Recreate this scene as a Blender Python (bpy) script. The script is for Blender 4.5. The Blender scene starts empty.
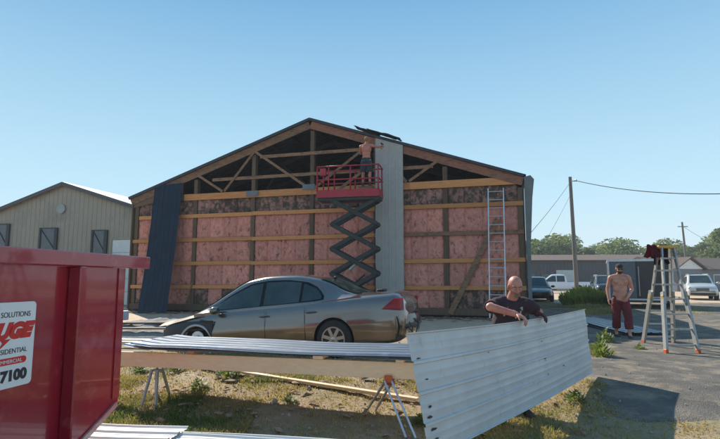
import bpy, bmesh, math, random
from mathutils import Vector, Matrix, Euler, noise
R = math.radians
V = Vector
rnd = random.Random(7)
scene = bpy.context.scene
COL = scene.collection

# ------------------------------------------------------------------ camera, sky, sun, exposure
EYE = 1.38; PITCH = R(6.7); FOC = 510.0
cam_data = bpy.data.cameras.new("camera"); cam = bpy.data.objects.new("camera", cam_data); COL.objects.link(cam)
cam.location = (0, 0, EYE); cam.rotation_euler = (R(90) + PITCH, 0, 0)
cam_data.sensor_width = 36; cam_data.lens = 36 * FOC / 720; cam_data.clip_end = 4000; cam_data.clip_start = 0.05
scene.camera = cam
SUN_AZ = R(-32); SUN_EL = R(38)          # azimuth from +Y towards +X
world = bpy.data.worlds.new("World"); scene.world = world; world.use_nodes = True
wn = world.node_tree; bg = wn.nodes['Background']
sky = wn.nodes.new('ShaderNodeTexSky'); sky.sky_type = 'NISHITA'; sky.sun_disc = False
sky.sun_elevation = SUN_EL; sky.sun_rotation = SUN_AZ
sky.air_density = 1.0; sky.dust_density = 0.4; sky.ozone_density = 2.0; sky.altitude = 100
# thin haze evens the glow round the sun out: the sky's brightness is capped at that of the bright horizon
stc = wn.nodes.new('ShaderNodeTexCoord'); sep = wn.nodes.new('ShaderNodeSeparateXYZ'); wn.links.new(stc.outputs['Generated'], sep.inputs[0])
ramp = wn.nodes.new('ShaderNodeValToRGB'); wn.links.new(sep.outputs[2], ramp.inputs[0])
e_ = ramp.color_ramp.elements; e_[0].position = 0.0; e_[0].color = (.29, .345, .36, 1); e_[1].position = .5; e_[1].color = (.070, .166, .272, 1)
k_ = e_.new(.16); k_.color = (.20, .303, .362, 1); k_ = e_.new(1.0); k_.color = (.045, .13, .24, 1)
sc_ = wn.nodes.new('ShaderNodeVectorMath'); sc_.operation = 'SCALE'; sc_.inputs['Scale'].default_value = 10; wn.links.new(ramp.outputs[0], sc_.inputs[0])
capn = wn.nodes.new('ShaderNodeVectorMath'); capn.operation = 'MINIMUM'; wn.links.new(sc_.outputs[0], capn.inputs[1])
wn.links.new(sky.outputs[0], capn.inputs[0]); wn.links.new(capn.outputs[0], bg.inputs[0]); bg.inputs[1].default_value = 0.12
sd = bpy.data.lights.new("sun", 'SUN'); sd.energy = 3.2; sd.angle = R(0.5); sd.color = (1, .93, .82)
sun = bpy.data.objects.new("sun", sd); COL.objects.link(sun)
sv = V((math.sin(SUN_AZ) * math.cos(SUN_EL), math.cos(SUN_AZ) * math.cos(SUN_EL), math.sin(SUN_EL)))
sun.rotation_euler = sv.to_track_quat('Z', 'Y').to_euler(); sun.location = sv * 50
scene.view_settings.view_transform = 'Standard'; scene.view_settings.look = 'None'
scene.view_settings.gamma = 1; scene.view_settings.exposure = 1.2

# ------------------------------------------------------------------ helpers
def ray(px, py):
    u = (px - 360) / FOC; v = (219.5 - py) / FOC
    return u, math.cos(PITCH) - v * math.sin(PITCH), math.sin(PITCH) + v * math.cos(PITCH)
def at(px, py, y):                        # a pixel of the photograph at a distance y -> a point
    a, b, c = ray(px, py); return V((a / b * y, y, EYE + c / b * y))
def sstep(a, b, x):
    t = max(0, min(1, (x - a) / (b - a))); return t * t * (3 - 2 * t)
def gz(x, y):                             # height of the ground: the yard, and a verge that falls towards the camera
    z = -0.22 * (1 - sstep(5.2, 8.8, y + 1.5 * sstep(1.5, 3.6, x)))
    z += 0.03 * noise.noise(V((x * .5, y * .5, 0))) * sstep(0, 3, 11 - y if y > 8 else 3)
    if y > 60: z -= 0
    return z

MATS = {}
def mat(name, c1, c2=None, rough=.6, metal=0, scale=4, detail=5, bump=0, bscale=None, coords='Object', stretch=None,
        spots=None, sscale=2, sth=(.5, .62), rand=0, coat=0, emit=None, spec=.5):
    if name in MATS: return MATS[name]
    m = bpy.data.materials.new(name); m.use_nodes = True; nt = m.node_tree; N = nt.nodes; L = nt.links
    b = N['Principled BSDF']; b.inputs['Roughness'].default_value = rough; b.inputs['Metallic'].default_value = metal
    b.inputs['Specular IOR Level'].default_value = spec
    if coat: b.inputs['Coat Weight'].default_value = coat; b.inputs['Coat Roughness'].default_value = .04
    if c2 is None: c2 = tuple(k * .8 for k in c1)
    tc = N.new('ShaderNodeTexCoord'); mp = N.new('ShaderNodeMapping'); L.new(tc.outputs[coords], mp.inputs[0])
    if stretch: mp.inputs['Scale'].default_value = stretch
    src = mp.outputs[0]
    oi = None
    if rand or True:
        oi = N.new('ShaderNodeObjectInfo'); ad = N.new('ShaderNodeVectorMath'); ad.operation = 'MULTIPLY_ADD'
        L.new(oi.outputs['Random'], ad.inputs[0]); ad.inputs[1].default_value = (17.3, 9.1, 5.7); L.new(src, ad.inputs[2]); src = ad.outputs[0]
    nz = N.new('ShaderNodeTexNoise'); nz.inputs['Scale'].default_value = scale; nz.inputs['Detail'].default_value = detail
    nz.inputs['Roughness'].default_value = .65; L.new(src, nz.inputs['Vector'])
    cr = N.new('ShaderNodeMapRange'); cr.inputs[1].default_value = .3; cr.inputs[2].default_value = .7; L.new(nz.outputs[0], cr.inputs[0])
    mx = N.new('ShaderNodeMix'); mx.data_type = 'RGBA'; L.new(cr.outputs[0], mx.inputs[0])
    mx.inputs[6].default_value = (*c1, 1); mx.inputs[7].default_value = (*c2, 1); out = mx.outputs[2]
    if spots:
        n2 = N.new('ShaderNodeTexNoise'); n2.inputs['Scale'].default_value = sscale; n2.inputs['Detail'].default_value = 6
        n2.inputs['Roughness'].default_value = .7; L.new(src, n2.inputs['Vector'])
        r2 = N.new('ShaderNodeMapRange'); r2.inputs[1].default_value = sth[0]; r2.inputs[2].default_value = sth[1]; L.new(n2.outputs[0], r2.inputs[0])
        m2 = N.new('ShaderNodeMix'); m2.data_type = 'RGBA'; L.new(r2.outputs[0], m2.inputs[0]); L.new(out, m2.inputs[6])
        m2.inputs[7].default_value = (*spots, 1); out = m2.outputs[2]
    if rand:
        hv = N.new('ShaderNodeHueSaturation'); mr = N.new('ShaderNodeMapRange'); L.new(oi.outputs['Random'], mr.inputs[0])
        mr.inputs[3].default_value = 1 - rand; mr.inputs[4].default_value = 1 + rand
        L.new(mr.outputs[0], hv.inputs['Value']); L.new(out, hv.inputs['Color']); out = hv.outputs[0]
    L.new(out, b.inputs['Base Color'])
    rr = N.new('ShaderNodeMapRange'); L.new(nz.outputs[0], rr.inputs[0]); rr.inputs[3].default_value = max(0, rough - .08); rr.inputs[4].default_value = min(1, rough + .1)
    L.new(rr.outputs[0], b.inputs['Roughness'])
    if bump:
        bn = N.new('ShaderNodeTexNoise'); bn.inputs['Scale'].default_value = bscale or scale * 3; bn.inputs['Detail'].default_value = 6; L.new(src, bn.inputs['Vector'])
        bp = N.new('ShaderNodeBump'); bp.inputs['Strength'].default_value = min(1, bump * 10); bp.inputs['Distance'].default_value = .02 if bump < .2 else .1
        L.new(bn.outputs[0], bp.inputs['Height']); L.new(bp.outputs[0], b.inputs['Normal'])
    MATS[name] = m; return m

def setp(o, label=None, cat=None, group=None, kind=None):
    if label: o['label'] = label
    if cat: o['category'] = cat
    if group: o['group'] = group
    if kind: o['kind'] = kind
    return o
def thing(name, label, cat, loc=(0, 0, 0), rz=0, group=None, rx=0, ry=0):
    o = bpy.data.objects.new(name, None); COL.objects.link(o); o.location = loc; o.rotation_euler = (rx, ry, rz)
    o.empty_display_size = .2
    return setp(o, label, cat, group)
def link(name, me, parent=None):
    o = bpy.data.objects.new(name, me); COL.objects.link(o)
    if parent: o.parent = parent
    return o
def obj(name, bm, m, parent=None, smooth=False, ang=None):
    me = bpy.data.meshes.new(name)
    bmesh.ops.recalc_face_normals(bm, faces=bm.faces) if smooth != 'keep' else None
    bm.to_mesh(me); bm.free()
    for k in (m if isinstance(m, (list, tuple)) else [m]): me.materials.append(k)
    if smooth:
        for p in me.polygons: p.use_smooth = True
        if ang: me.set_sharp_from_angle(angle=R(ang))
    return link(name, me, parent)
def B(): return bmesh.new()
def bx(bm, x0, x1, y0, y1, z0, z1, bev=0):
    vs = [bm.verts.new(p) for p in ((x0,y0,z0),(x1,y0,z0),(x1,y1,z0),(x0,y1,z0),(x0,y0,z1),(x1,y0,z1),(x1,y1,z1),(x0,y1,z1))]
    fs = [bm.faces.new([vs[i] for i in f]) for f in ((0,3,2,1),(4,5,6,7),(0,1,5,4),(1,2,6,5),(2,3,7,6),(3,0,4,7))]
    if bev:
        es = list({e for f in fs for e in f.edges}); bmesh.ops.bevel(bm, geom=es, offset=bev, segments=1, affect='EDGES')
    return bm
def beam(bm, p0, p1, w, h, up=(0, 0, 1), bev=0):       # a board from p0 to p1, w across, h along 'up'
    p0 = V(p0); p1 = V(p1); d = (p1 - p0); n = d.normalized(); s = n.cross(V(up))
    if s.length < 1e-5: s = n.cross(V((0, 1, 0)))
    s.normalize(); u = s.cross(n).normalized()
    vs = []
    for p in (p0, p1):
        for a, b in ((-1, -1), (1, -1), (1, 1), (-1, 1)): vs.append(bm.verts.new(p + s * a * w / 2 + u * b * h / 2))
    fs = [bm.faces.new([vs[i] for i in f]) for f in ((3,2,1,0),(4,5,6,7),(0,1,5,4),(1,2,6,5),(2,3,7,6),(3,0,4,7))]
    if bev:
        es = list({e for f in fs for e in f.edges}); bmesh.ops.bevel(bm, geom=es, offset=bev, segments=1, affect='EDGES')
    return bm
def tube(bm, pts, r, n=8, r2=None, cap=True):
    pts = [V(p) for p in pts]; rings = []
    for i, p in enumerate(pts):
        d = (pts[min(i + 1, len(pts) - 1)] - pts[max(i - 1, 0)]).normalized()
        a = d.orthogonal().normalized() if i == 0 else (a - d * a.dot(d)).normalized()
        b = d.cross(a); rr = r if r2 is None else r + (r2 - r) * i / (len(pts) - 1)
        rings.append([bm.verts.new(p + (a * math.cos(t) + b * math.sin(t)) * rr) for t in [k * 2 * math.pi / n for k in range(n)]])
    for i in range(len(rings) - 1):
        for k in range(n): bm.faces.new((rings[i][k], rings[i][(k+1) % n], rings[i+1][(k+1) % n], rings[i+1][k]))
    if cap: bm.faces.new(rings[0][::-1]); bm.faces.new(rings[-1])
    return bm
def prism(bm, poly, y0, y1):                            # polygon in x,z pulled from y0 to y1
    a = [bm.verts.new((x, y0, z)) for x, z in poly]; b = [bm.verts.new((x, y1, z)) for x, z in poly]
    bm.faces.new(a); bm.faces.new(b[::-1]); n = len(poly)
    for i in range(n): bm.faces.new((a[i], b[i], b[(i+1) % n], a[(i+1) % n]))
    return bm
def grid(bm, f, nu, nv):
    vs = [[bm.verts.new(f(i / nu, j / nv)) for j in range(nv + 1)] for i in range(nu + 1)]
    for i in range(nu):
        for j in range(nv): bm.faces.new((vs[i][j], vs[i+1][j], vs[i+1][j+1], vs[i][j+1]))
    return bm
def lathe(bm, prof, n=24, axis='Z', c=(0, 0, 0)):
    c = V(c); rings = []
    for r, h in prof:
        ring = []
        for k in range(n):
            t = k * 2 * math.pi / n; a, b = r * math.cos(t), r * math.sin(t)
            q = V((a, b, h)) if axis == 'Z' else (V((a, h, b)) if axis == 'Y' else V((h, a, b)))
            ring.append(bm.verts.new(c + q))
        rings.append(ring)
    for i in range(len(rings) - 1):
        for k in range(n): bm.faces.new((rings[i][k], rings[i][(k+1) % n], rings[i+1][(k+1) % n], rings[i+1][k]))
    bm.faces.new(rings[0][::-1]); bm.faces.new(rings[-1]); return bm
def dup(o, parent=None):
    c = o.copy(); COL.objects.link(c); c.parent = parent
    for ch in list(o.children): dup(ch, c)
    return c
def ribbed(width, length, bend=None, rib=.019, pitch=.2286, thick=.0012, nl=10, minor=True):
    """corrugated sheet: width along x, length along y, ribs stand up in z"""
    pf = []; n = max(1, round(width / pitch)); pitch = width / n
    for i in range(n + 1):
        c = i * pitch
        for dx, z in ((-.032, 0), (-.013, rib), (.013, rib), (.032, 0)):
            if -1e-6 <= c + dx <= width + 1e-6: pf.append((c + dx, z))
        if minor and i < n:
            for mc in (c + pitch * .36, c + pitch * .64): pf += [(mc - .012, 0), (mc - .005, .005), (mc + .005, .005), (mc + .012, 0)]
    if pf[0][0] > 1e-6: pf.insert(0, (0, pf[0][1]))
    if pf[-1][0] < width - 1e-6: pf.append((width, pf[-1][1]))
    bm = B(); top = []; bot = []
    for j in range(nl + 1):
        y = length * j / nl; a = []; b = []
        for x, z in pf:
            o = V(bend(x / width, j / nl)) if bend else V((0, 0, 0))
            a.append(bm.verts.new(V((x, y, z + thick)) + o)); b.append(bm.verts.new(V((x, y, z)) + o))
        top.append(a); bot.append(b)
    m = len(pf)
    for j in range(nl):
        for i in range(m - 1):
            bm.faces.new((top[j][i], top[j][i+1], top[j+1][i+1], top[j+1][i])); bm.faces.new((bot[j][i], bot[j+1][i], bot[j+1][i+1], bot[j][i+1]))
    for j in range(nl):
        bm.faces.new((top[j][0], top[j+1][0], bot[j+1][0], bot[j][0])); bm.faces.new((top[j][-1], bot[j][-1], bot[j+1][-1], top[j+1][-1]))
    for i in range(m - 1):
        bm.faces.new((top[0][i], bot[0][i], bot[0][i+1], top[0][i+1])); bm.faces.new((top[-1][i], top[-1][i+1], bot[-1][i+1], bot[-1][i]))
    return bm

# ------------------------------------------------------------------ materials
M_lumber = mat('lumber', (.62, .27, .09), (.44, .175, .055), rough=.7, scale=3, stretch=(1, 12, 12), bump=.02, rand=.18)
M_lumber2 = mat('old_lumber', (.30, .155, .075), (.19, .10, .055), rough=.75, scale=3, stretch=(2, 8, 8), bump=.02, spots=(.11, .075, .05), sscale=1.5, rand=.15)
M_grey_wood = mat('weathered_wood', (.16, .105, .062), (.085, .055, .035), rough=.85, scale=4, stretch=(10, 10, 1), bump=.03, rand=.15)
M_fresh = mat('fresh_lumber', (.86, .64, .42), (.76, .53, .33), rough=.65, scale=2.5, stretch=(1, 14, 14), bump=.01, spots=(.35, .2, .1), sscale=9, sth=(.64, .72))
M_pink = mat('pink_fibreglass', (.70, .30, .23), (.48, .19, .145), rough=.95, scale=7, bump=.09, bscale=18, spots=(.08, .04, .03), sscale=4, sth=(.53, .70), rand=.14)
M_pinkdirty = mat('dirty_fibreglass', (.42, .20, .17), (.20, .12, .09), rough=.95, scale=5, bump=.08, bscale=14, spots=(.07, .05, .035), sscale=3, sth=(.42, .55), rand=.25)
M_navy = mat('navy_painted_steel', (.004, .019, .046), (.003, .012, .03), rough=.5, spec=.25, scale=2, spots=(.008, .028, .055), sscale=3, sth=(.58, .75))
M_darkroof = mat('dark_rake_metal', (.03, .04, .055), (.018, .022, .03), rough=.5)
M_black = mat('black_plastic', (.015, .015, .016), (.025, .025, .025), rough=.55)
M_steelgrey = mat('grey_painted_siding', (.29, .295, .285), (.23, .235, .225), rough=.45, scale=1.4, spots=(.22, .22, .21), sscale=6, sth=(.62, .75))
M_galv = mat('galvanised_steel', (.55, .58, .62), (.40, .44, .5), rough=.32, metal=.75, scale=3, spots=(.3, .3, .3), sscale=8, sth=(.6, .75))
M_bluegalv = mat('blue_grey_sheet_metal', (.30, .325, .355), (.20, .225, .26), rough=.35, metal=.6, scale=2, spots=(.40, .46, .52), sscale=3, sth=(.55, .7))
M_white_sheet = mat('white_painted_steel', (.72, .72, .70), (.6, .6, .58), rough=.35, scale=2, spots=(.35, .33, .3), sscale=5, sth=(.64, .75))
M_held = mat('aged_light_grey_siding', (.54, .56, .56), (.44, .46, .46), rough=.42, scale=2.6, detail=10, bump=.012, bscale=2.5, spots=(.34, .34, .33), sscale=6, sth=(.58, .76))
M_red_lift = mat('red_lift_paint', (.42, .016, .035), (.30, .012, .025), rough=.45, scale=6, spots=(.3, .12, .12), sscale=8, sth=(.6, .75))
M_arm = mat('grey_green_arm_paint', (.016, .024, .024), (.01, .015, .016), rough=.5, spots=(.12, .1, .08), sscale=9, sth=(.6, .7))
M_ladder = mat('worn_ladder_aluminium', (.40, .39, .36), (.30, .29, .27), rough=.45, metal=.4, scale=8, spots=(.2, .19, .17), sscale=12, sth=(.55, .7))
M_alu = mat('aluminium', (.62, .63, .64), (.5, .5, .5), rough=.38, metal=.7, scale=8, spots=(.3, .3, .3), sscale=15, sth=(.6, .7))
M_tyre = mat('rubber', (.02, .02, .02), (.035, .033, .03), rough=.85, scale=10)
M_rim = mat('alloy', (.5, .5, .5), (.42, .42, .42), rough=.3, metal=.9)
M_glass = mat('tinted_glass', (.05, .085, .09), (.12, .17, .165), rough=.04, metal=.35, spec=.9, scale=1.5)
M_skin = mat('skin', (.58, .29, .195), (.46, .185, .12), rough=.5, scale=7, bump=.006, bscale=60, spots=(.40, .13, .09), sscale=5, sth=(.52, .72))
M_skin2 = mat('ruddy_skin', (.56, .25, .17), (.42, .15, .10), rough=.5, scale=7, bump=.006, bscale=60, spots=(.36, .10, .07), sscale=6, sth=(.5, .7))
M_skin3 = mat('sunburnt_skin', (.52, .21, .13), (.42, .14, .09), rough=.55, scale=4, bump=.004, bscale=30)
M_orange = mat('orange_plastic', (.55, .10, .02), (.4, .07, .02), rough=.5)
M_yellow = mat('yellow_plastic', (.60, .36, .03), (.5, .27, .03), rough=.5)
M_concrete = mat('concrete', (.36, .33, .29), (.26, .235, .2), rough=.9, scale=3, bump=.02)

# ------------------------------------------------------------------ ground
def axis(a, b, fine0, fine1, step, far):
    v = []; x = fine0
    while x <= fine1: v.append(x); x += step
    s = step; x = fine1
    while x < b: s *= 1.35; x += s; v.append(x)
    s = step; x = fine0; lo = []
    while x > a: s *= 1.35; x -= s; lo.append(x)
    return lo[::-1] + v
xs = axis(-1500, 1500, -7, 9, .14, 0); ys = axis(-200, 2500, 2.2, 14, .14, 0)
bm = B(); vs = []
for y in ys:
    row = []
    for x in xs:
        z = gz(x, y)
        if 2 < y < 13 and abs(x) < 9: z += .018 * noise.fractal(V((x * 2.2, y * 2.2, 3)), .6, 2.2, 4)
        row.append(bm.verts.new((x, y, z)))
    vs.append(row)
for j in range(len(ys) - 1):
    for i in range(len(xs) - 1): bm.faces.new((vs[j][i], vs[j][i+1], vs[j+1][i+1], vs[j+1][i]))
M_ground = mat('verge_soil', (.38, .28, .18), (.21, .145, .092), rough=.95, scale=1.3, detail=14, bump=.09, bscale=16, spots=(.23, .185, .095), sscale=.55, sth=(.47, .62))
setp(obj('ground', bm, M_ground, smooth='keep'), kind='structure')

def sheet(name, yr, xl, xr, m, dz, step=.3, ny=None):
    """thin sheet that follows the ground between the edges xl(y) and xr(y)"""
    y0, y1 = yr; n = int((y1 - y0) / step); bm = B(); rows = []
    for j in range(n + 1):
        y = y0 + (y1 - y0) * j / n; a, b = xl(y), xr(y); k = 60
        row = []
        for i in range(k + 1):          # the rim dips under the soil, so the edge is ragged
            x = a + (b - a) * (i / k) ** 2.2; e = min((x - a) / .45, (b - x) / .45, (y - y0) / .5, (y1 - y) / .5); row.append(bm.verts.new((x, y, gz(x, y) + dz - .05 * (1 - sstep(0, 1, e)))))
        rows.append(row)
    for j in range(n):
        for i in range(60): bm.faces.new((rows[j][i], rows[j][i+1], rows[j+1][i+1], rows[j+1][i]))
    return setp(obj(name, bm, m, smooth='keep'), kind='structure')
M_asph = mat('worn_asphalt', (.17, .152, .13), (.085, .08, .074), rough=.95, scale=1.6, detail=14, bump=.10, bscale=55, spots=(.29, .235, .17), sscale=2.2, sth=(.48, .66), spec=.15)
M_gravel = mat('pale_gravel', (.54, .395, .265), (.42, .30, .20), rough=.95, scale=3, detail=9, bump=.05, bscale=30)
def ed(y, s): return .28 * noise.noise(V((y * .8, s, 0))) + .14 * noise.noise(V((y * 3.1, s, 5)))
def axl(y): return 2.9 + .45 * sstep(5.5, 8, y) + ed(y, 1) + 1.5 * sstep(8.3, 10, y) + .5 * sstep(10, 13, y) + 2.2 * (1 - sstep(5.2, 5.8, y)) + 5 * sstep(26, 34, y)
sheet('driveway', (5.25, 30), lambda y: axl(y) - .35, lambda y: 30, M_asph, .024, .2)
sheet('building_pad', (13.2, 23.5), lambda y: -14, lambda y: min(5.0, axl(y) - .4) + ed(y, 3), M_gravel, .022, .4)
sheet('gravel_lot', (30.5, 58), lambda y: 9.5 + ed(y, 7) * 3, lambda y: 70, M_gravel, .016, .5)

# ------------------------------------------------------------------ the stripped pole barn
BW, RS, RZ, EZ = 16.36, 8.30, 7.76, 5.0
BL = V((-9.95, 22.29, 0)); BROT = math.atan2(-4.61, 15.70)
barn = thing('pole_barn', 'large pole barn with its gable wall stripped to pink insulation and bare boards', 'barn', BL, BROT)
def bw(s, d, z):                          # barn coordinates -> world
    c, q = math.cos(BROT), math.sin(BROT); return V((BL.x + s * c - d * q, BL.y + s * q + d * c, z))
def roofz(s): return EZ + (RZ - EZ) * (s / RS if s < RS else (BW - s) / (BW - RS))
DEP = 21.0
bm = B(); bx(bm, -.02, .04, .25, DEP, 0, 4.9); obj('side_wall', bm, M_steelgrey, barn)
bm = B(); bx(bm, BW - .04, BW + .02, .25, DEP, 0, 4.9); obj('side_wall', bm, M_steelgrey, barn)
bm = B(); prism(bm, [(0, 0), (BW, 0), (BW, EZ - .1), (RS, RZ - .1), (0, EZ - .1)], DEP - .05, DEP); obj('back_wall', bm, M_steelgrey, barn)
M_dark_int = mat('attic_shade_boards', (.05, .045, .045), (.03, .028, .03), rough=.9)  # attic shade is put into this colour of the inner timbers
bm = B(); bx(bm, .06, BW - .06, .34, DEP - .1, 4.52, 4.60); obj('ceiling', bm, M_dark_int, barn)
bm = B(); bx(bm, .06, BW - .06, .27, .30, 0, 4.52); obj('light_block_backing', bm, M_dark_int, barn)  # unseen backing added behind the batts to block light
# roof: two ribbed slopes
for side in (0, 1):
    L = math.hypot(RS, RZ - EZ) + .25 if side == 0 else math.hypot(BW - RS, RZ - EZ) + .1
    bm = ribbed(DEP + .4, L, thick=.004, nl=2, minor=False, pitch=.305)
    o = obj('roof_slope', bm, M_darkroof, barn, smooth=True, ang=25)
    sl = math.atan2(RZ - EZ, RS if side == 0 else BW - RS)
    if side == 0:   # sheet length axis runs up the slope
        o.matrix_local = Matrix.Translation((RS, -.17, RZ + .03)) @ Matrix.Rotation(sl * -1, 4, 'Y') @ Matrix(((0, -1, 0, 0), (1, 0, 0, 0), (0, 0, 1, 0), (0, 0, 0, 1)))
    else:
        o.matrix_local = Matrix.Translation((RS, DEP + .23, RZ + .03)) @ Matrix.Rotation(sl, 4, 'Y') @ Matrix(((0, 1, 0, 0), (-1, 0, 0, 0), (0, 0, 1, 0), (0, 0, 0, 1)))
# purlins under the roof
for side in (0, 1):
    for k in range(9):
        s = (.3 + k * .98) if side == 0 else (BW - .3 - k * .96)
        if side == 0 and s > RS - .15 or side == 1 and s < RS + .15: continue
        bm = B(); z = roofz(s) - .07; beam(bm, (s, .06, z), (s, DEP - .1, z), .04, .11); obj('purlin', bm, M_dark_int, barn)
# rake edge
for a, b in (((-.22, EZ - .08), (RS, RZ)), ((RS, RZ), (BW + .02, EZ - .0))):
    bm = B(); A = V((a[0], -.12, a[1] - .005)); C = V((b[0], -.12, b[1] - .005)); beam(bm, A, C, .07, .085); obj('rake_trim', bm, M_darkroof, barn)
# end truss top chords, shown as brown boards under the rake
for i, (a, b) in enumerate((((-.12, EZ - .235), (RS - .02, RZ - .225)), ((RS + .02, RZ - .225), (BW - .02, EZ - .20)))):
    bm = B(); beam(bm, (a[0], -.05, a[1]), (b[0], -.05, b[1]), .04, .30); obj('truss_top_chord', bm, M_lumber2 if i == 0 else mat('brown_fascia_board', (.34, .135, .07), (.22, .085, .05), rough=.7, scale=3, stretch=(2, 8, 8), spots=(.14, .07, .05), sscale=2), barn)
posts = [.14, 3.08, 5.80, 8.38, 11.0, 13.62, BW - .12]
for i, s in enumerate(posts):
    bm = B(); w = .17; bx(bm, s - w/2, s + w/2, .002, .20, 0, roofz(s) - .42 if i not in (0, 6) else 4.6, bev=.006); obj('post', bm, M_grey_wood, barn)
# horizontal boards
girtz = [1.08, 2.05, 3.03, 4.04]
for z in girtz:
    cuts = [0.02, 5.80, 11.0, BW - .02]
    for a, b in zip(cuts[:-1], cuts[1:]):
        if z == 4.04 and a < 1: a = .3
        bm = B(); dz = rnd.uniform(-.015, .015); beam(bm, (a + .003, -.022, z + dz), (b - .003, -.022, z - dz * .5), .04, .145 if z < 4 else .155, bev=.004); obj('girt', bm, M_lumber if rnd.random() < .93 else M_lumber2, barn)
for a, b in ((2.55, 8.38), (8.385, 12.3), (12.305, BW - .03)):
    bm = B(); beam(bm, (a, -.024, 4.85), (b, -.024, 4.85), .042, .27, bev=.004); obj('truss_bottom_chord', bm, M_lumber, barn)
bm = B(); beam(bm, (.1, -.02, 4.84), (2.54, -.02, 4.84), .036, .26); obj('truss_bottom_chord', bm, M_grey_wood, barn)
bm = B(); beam(bm, (.02, -.024, .24), (11.0, -.024, .24), .045, .24); obj('skirt_board', bm, M_grey_wood, barn)
bm = B(); beam(bm, (11.003, -.024, .24), (BW - .02, -.024, .24), .045, .24); obj('skirt_board', bm, M_grey_wood, barn)
# attic boards
for a, b in (((3.9, 5.54), (13.2, 5.54)), ((6.1, 6.38), (10.6, 6.38))):
    bm = B(); beam(bm, (a[0], -.03, a[1]), (b[0], -.03, b[1]), .04, .13); obj('attic_girt', bm, M_lumber2, barn)
for a, b in (((5.84, 6.60), (4.50, 5.02)), ((5.90, 6.60), (8.25, 4.98)), ((3.20, 5.78), (4.42, 5.02)), ((10.85, 6.60), (8.55, 4.98)), ((10.95, 6.60), (12.2, 5.0)), ((13.45, 5.78), (12.3, 5.02))):
    bm = B(); beam(bm, (a[0], -.072, a[1]), (b[0], -.072, b[1]), .04, .10); obj('truss_web', bm, M_lumber2, barn)
for s, z in ((8.28, 5.0), (5.8, 4.86)):
    bm = B(); bx(bm, s - .26, s + .26, -.098, -.094, z - .10, z + .12); obj('truss_plate', bm, mat('dull_zinc', (.16, .18, .20), rough=.5, metal=.3), barn)
# trusses further in
for d in (2.6, 5.2, 7.8, 10.4):
    bm = B()
    beam(bm, (.2, d, EZ - .3), (RS, d, RZ - .28), .04, .2); beam(bm, (RS, d, RZ - .28), (BW - .2, d, EZ - .3), .04, .2)
    beam(bm, (.2, d, 4.72), (BW - .2, d, 4.72), .04, .2)
    for a, b in (((5.84, 6.6), (4.5, 4.8)), ((5.84, 6.6), (8.2, 4.8)), ((10.8, 6.6), (8.4, 4.8)), ((10.8, 6.6), (12.2, 4.8)), ((3, 5.7), (4.4, 4.8)), ((13.5, 5.7), (12.3, 4.8))): beam(bm, (a[0], d + .04, a[1]), (b[0], d + .04, b[1]), .04, .1)
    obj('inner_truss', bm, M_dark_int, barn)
# insulation batts
def batt_mesh(seed):
    bm = B()
    def f(u, v):
        e = min(u, 1 - u, v, 1 - v) * 2; pf = min(1, e * 5) ** .5
        n = noise.fractal(V((u * 3 + seed * 7, v * 5, seed)), .8, 2.1, 4)
        cr = .02 * abs(noise.noise(V((u * 2 + seed, v * 9, seed * 3))))
        return V((u - .5, -.055 * pf - .05 * n * pf + cr * 1.4 + .012 * abs(noise.noise(V((u * 14, v * 3, seed)))), v - .5))
    grid(bm, f, 9, 12); me = bpy.data.meshes.new('insulation_batt'); bm.to_mesh(me); bm.free(); me.materials.append(M_pink)
    for p in me.polygons: p.use_smooth = True
    return me
bms = [batt_mesh(k) for k in range(7)]; bmd = []
for k in range(4):
    m = bms[k].copy(); m.materials.clear(); m.materials.append(M_pinkdirty); bmd.append(m)
rows = [(.36, 1.02), (1.14, 1.99), (2.11, 2.97), (3.09, 3.97), (4.10, 4.72)]
for ri, (za, zb) in enumerate(rows):
    for i in range(6):
        a, b = posts[i] + .085, posts[i+1] - .085; n = 4 if i else 5; w = (b - a) / n
        for k in range(n):
            dirty = ri == 4 or (ri == 0 and rnd.random() < .18) or (i == 5 and k == 3 and rnd.random() < .4)
            o = link('insulation_batt', (bmd if dirty else bms)[rnd.randrange(4 if dirty else 7)], barn)
            o.location = (a + w * (k + .5), .075 + rnd.uniform(0, .025), (za + zb) / 2 + .0); o.scale = ((w + .02) * rnd.choice((-1, 1)), 1, (zb - za) + .1)
# diagonal braces
bm = B(); beam(bm, (13.72, -.065, .16), (15.45, -.065, 3.5), .04, .19, bev=.004); obj('diagonal_brace', bm, M_lumber2, barn)
bm = B(); beam(bm, (2.85, -.065, .35), (3.15, -.065, 1.3), .03, .07); obj('short_brace', bm, M_lumber2, barn)
# the one new sheet already hung on the gable
M_newsheet = mat('light_grey_siding', (.43, .42, .39), (.37, .36, .335), rough=.5, spots=(.33, .32, .3), sscale=5, sth=(.6, .75))
bm = ribbed(1.07, 6.45, pitch=.267, nl=40)
for v in bm.verts: v.co.y = min(v.co.y, roofz(11.02 + v.co.x) - .42 - .06)
bmesh.ops.remove_doubles(bm, verts=bm.verts, dist=.0002)
o = obj('gable_siding_sheet', bm, M_newsheet, barn, smooth=True, ang=20)
o.matrix_local = Matrix.Translation((11.02, -.125, .42)) @ Matrix.Rotation(R(90), 4, 'X')
# corner trim that flares away from the eave
bm = B(); poly = [(BW + .03, 0), (BW + .14, 0), (BW + .17, 2.5), (BW + .28, 4.2), (BW + .36, 4.85), (BW + .24, 5.0), (BW + .03, 4.95)]
prism(bm, poly, -.1, .25); obj('corner_flashing', bm, mat('corner_flashing_grey', (.15, .165, .165), (.12, .13, .13), rough=.5), barn)
bm = B(); bx(bm, -.06, -.0, -.09, .2, 0, 4.75); obj('corner_trim', bm, M_grey_wood, barn)
bm = B(); prism(bm, [(-.22, 4.9), (-.02, 4.5), (2.5, 4.95), (2.5, 5.6)], -.045, -.04)
obj('soffit_board', bm, M_grey_wood, barn)

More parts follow.
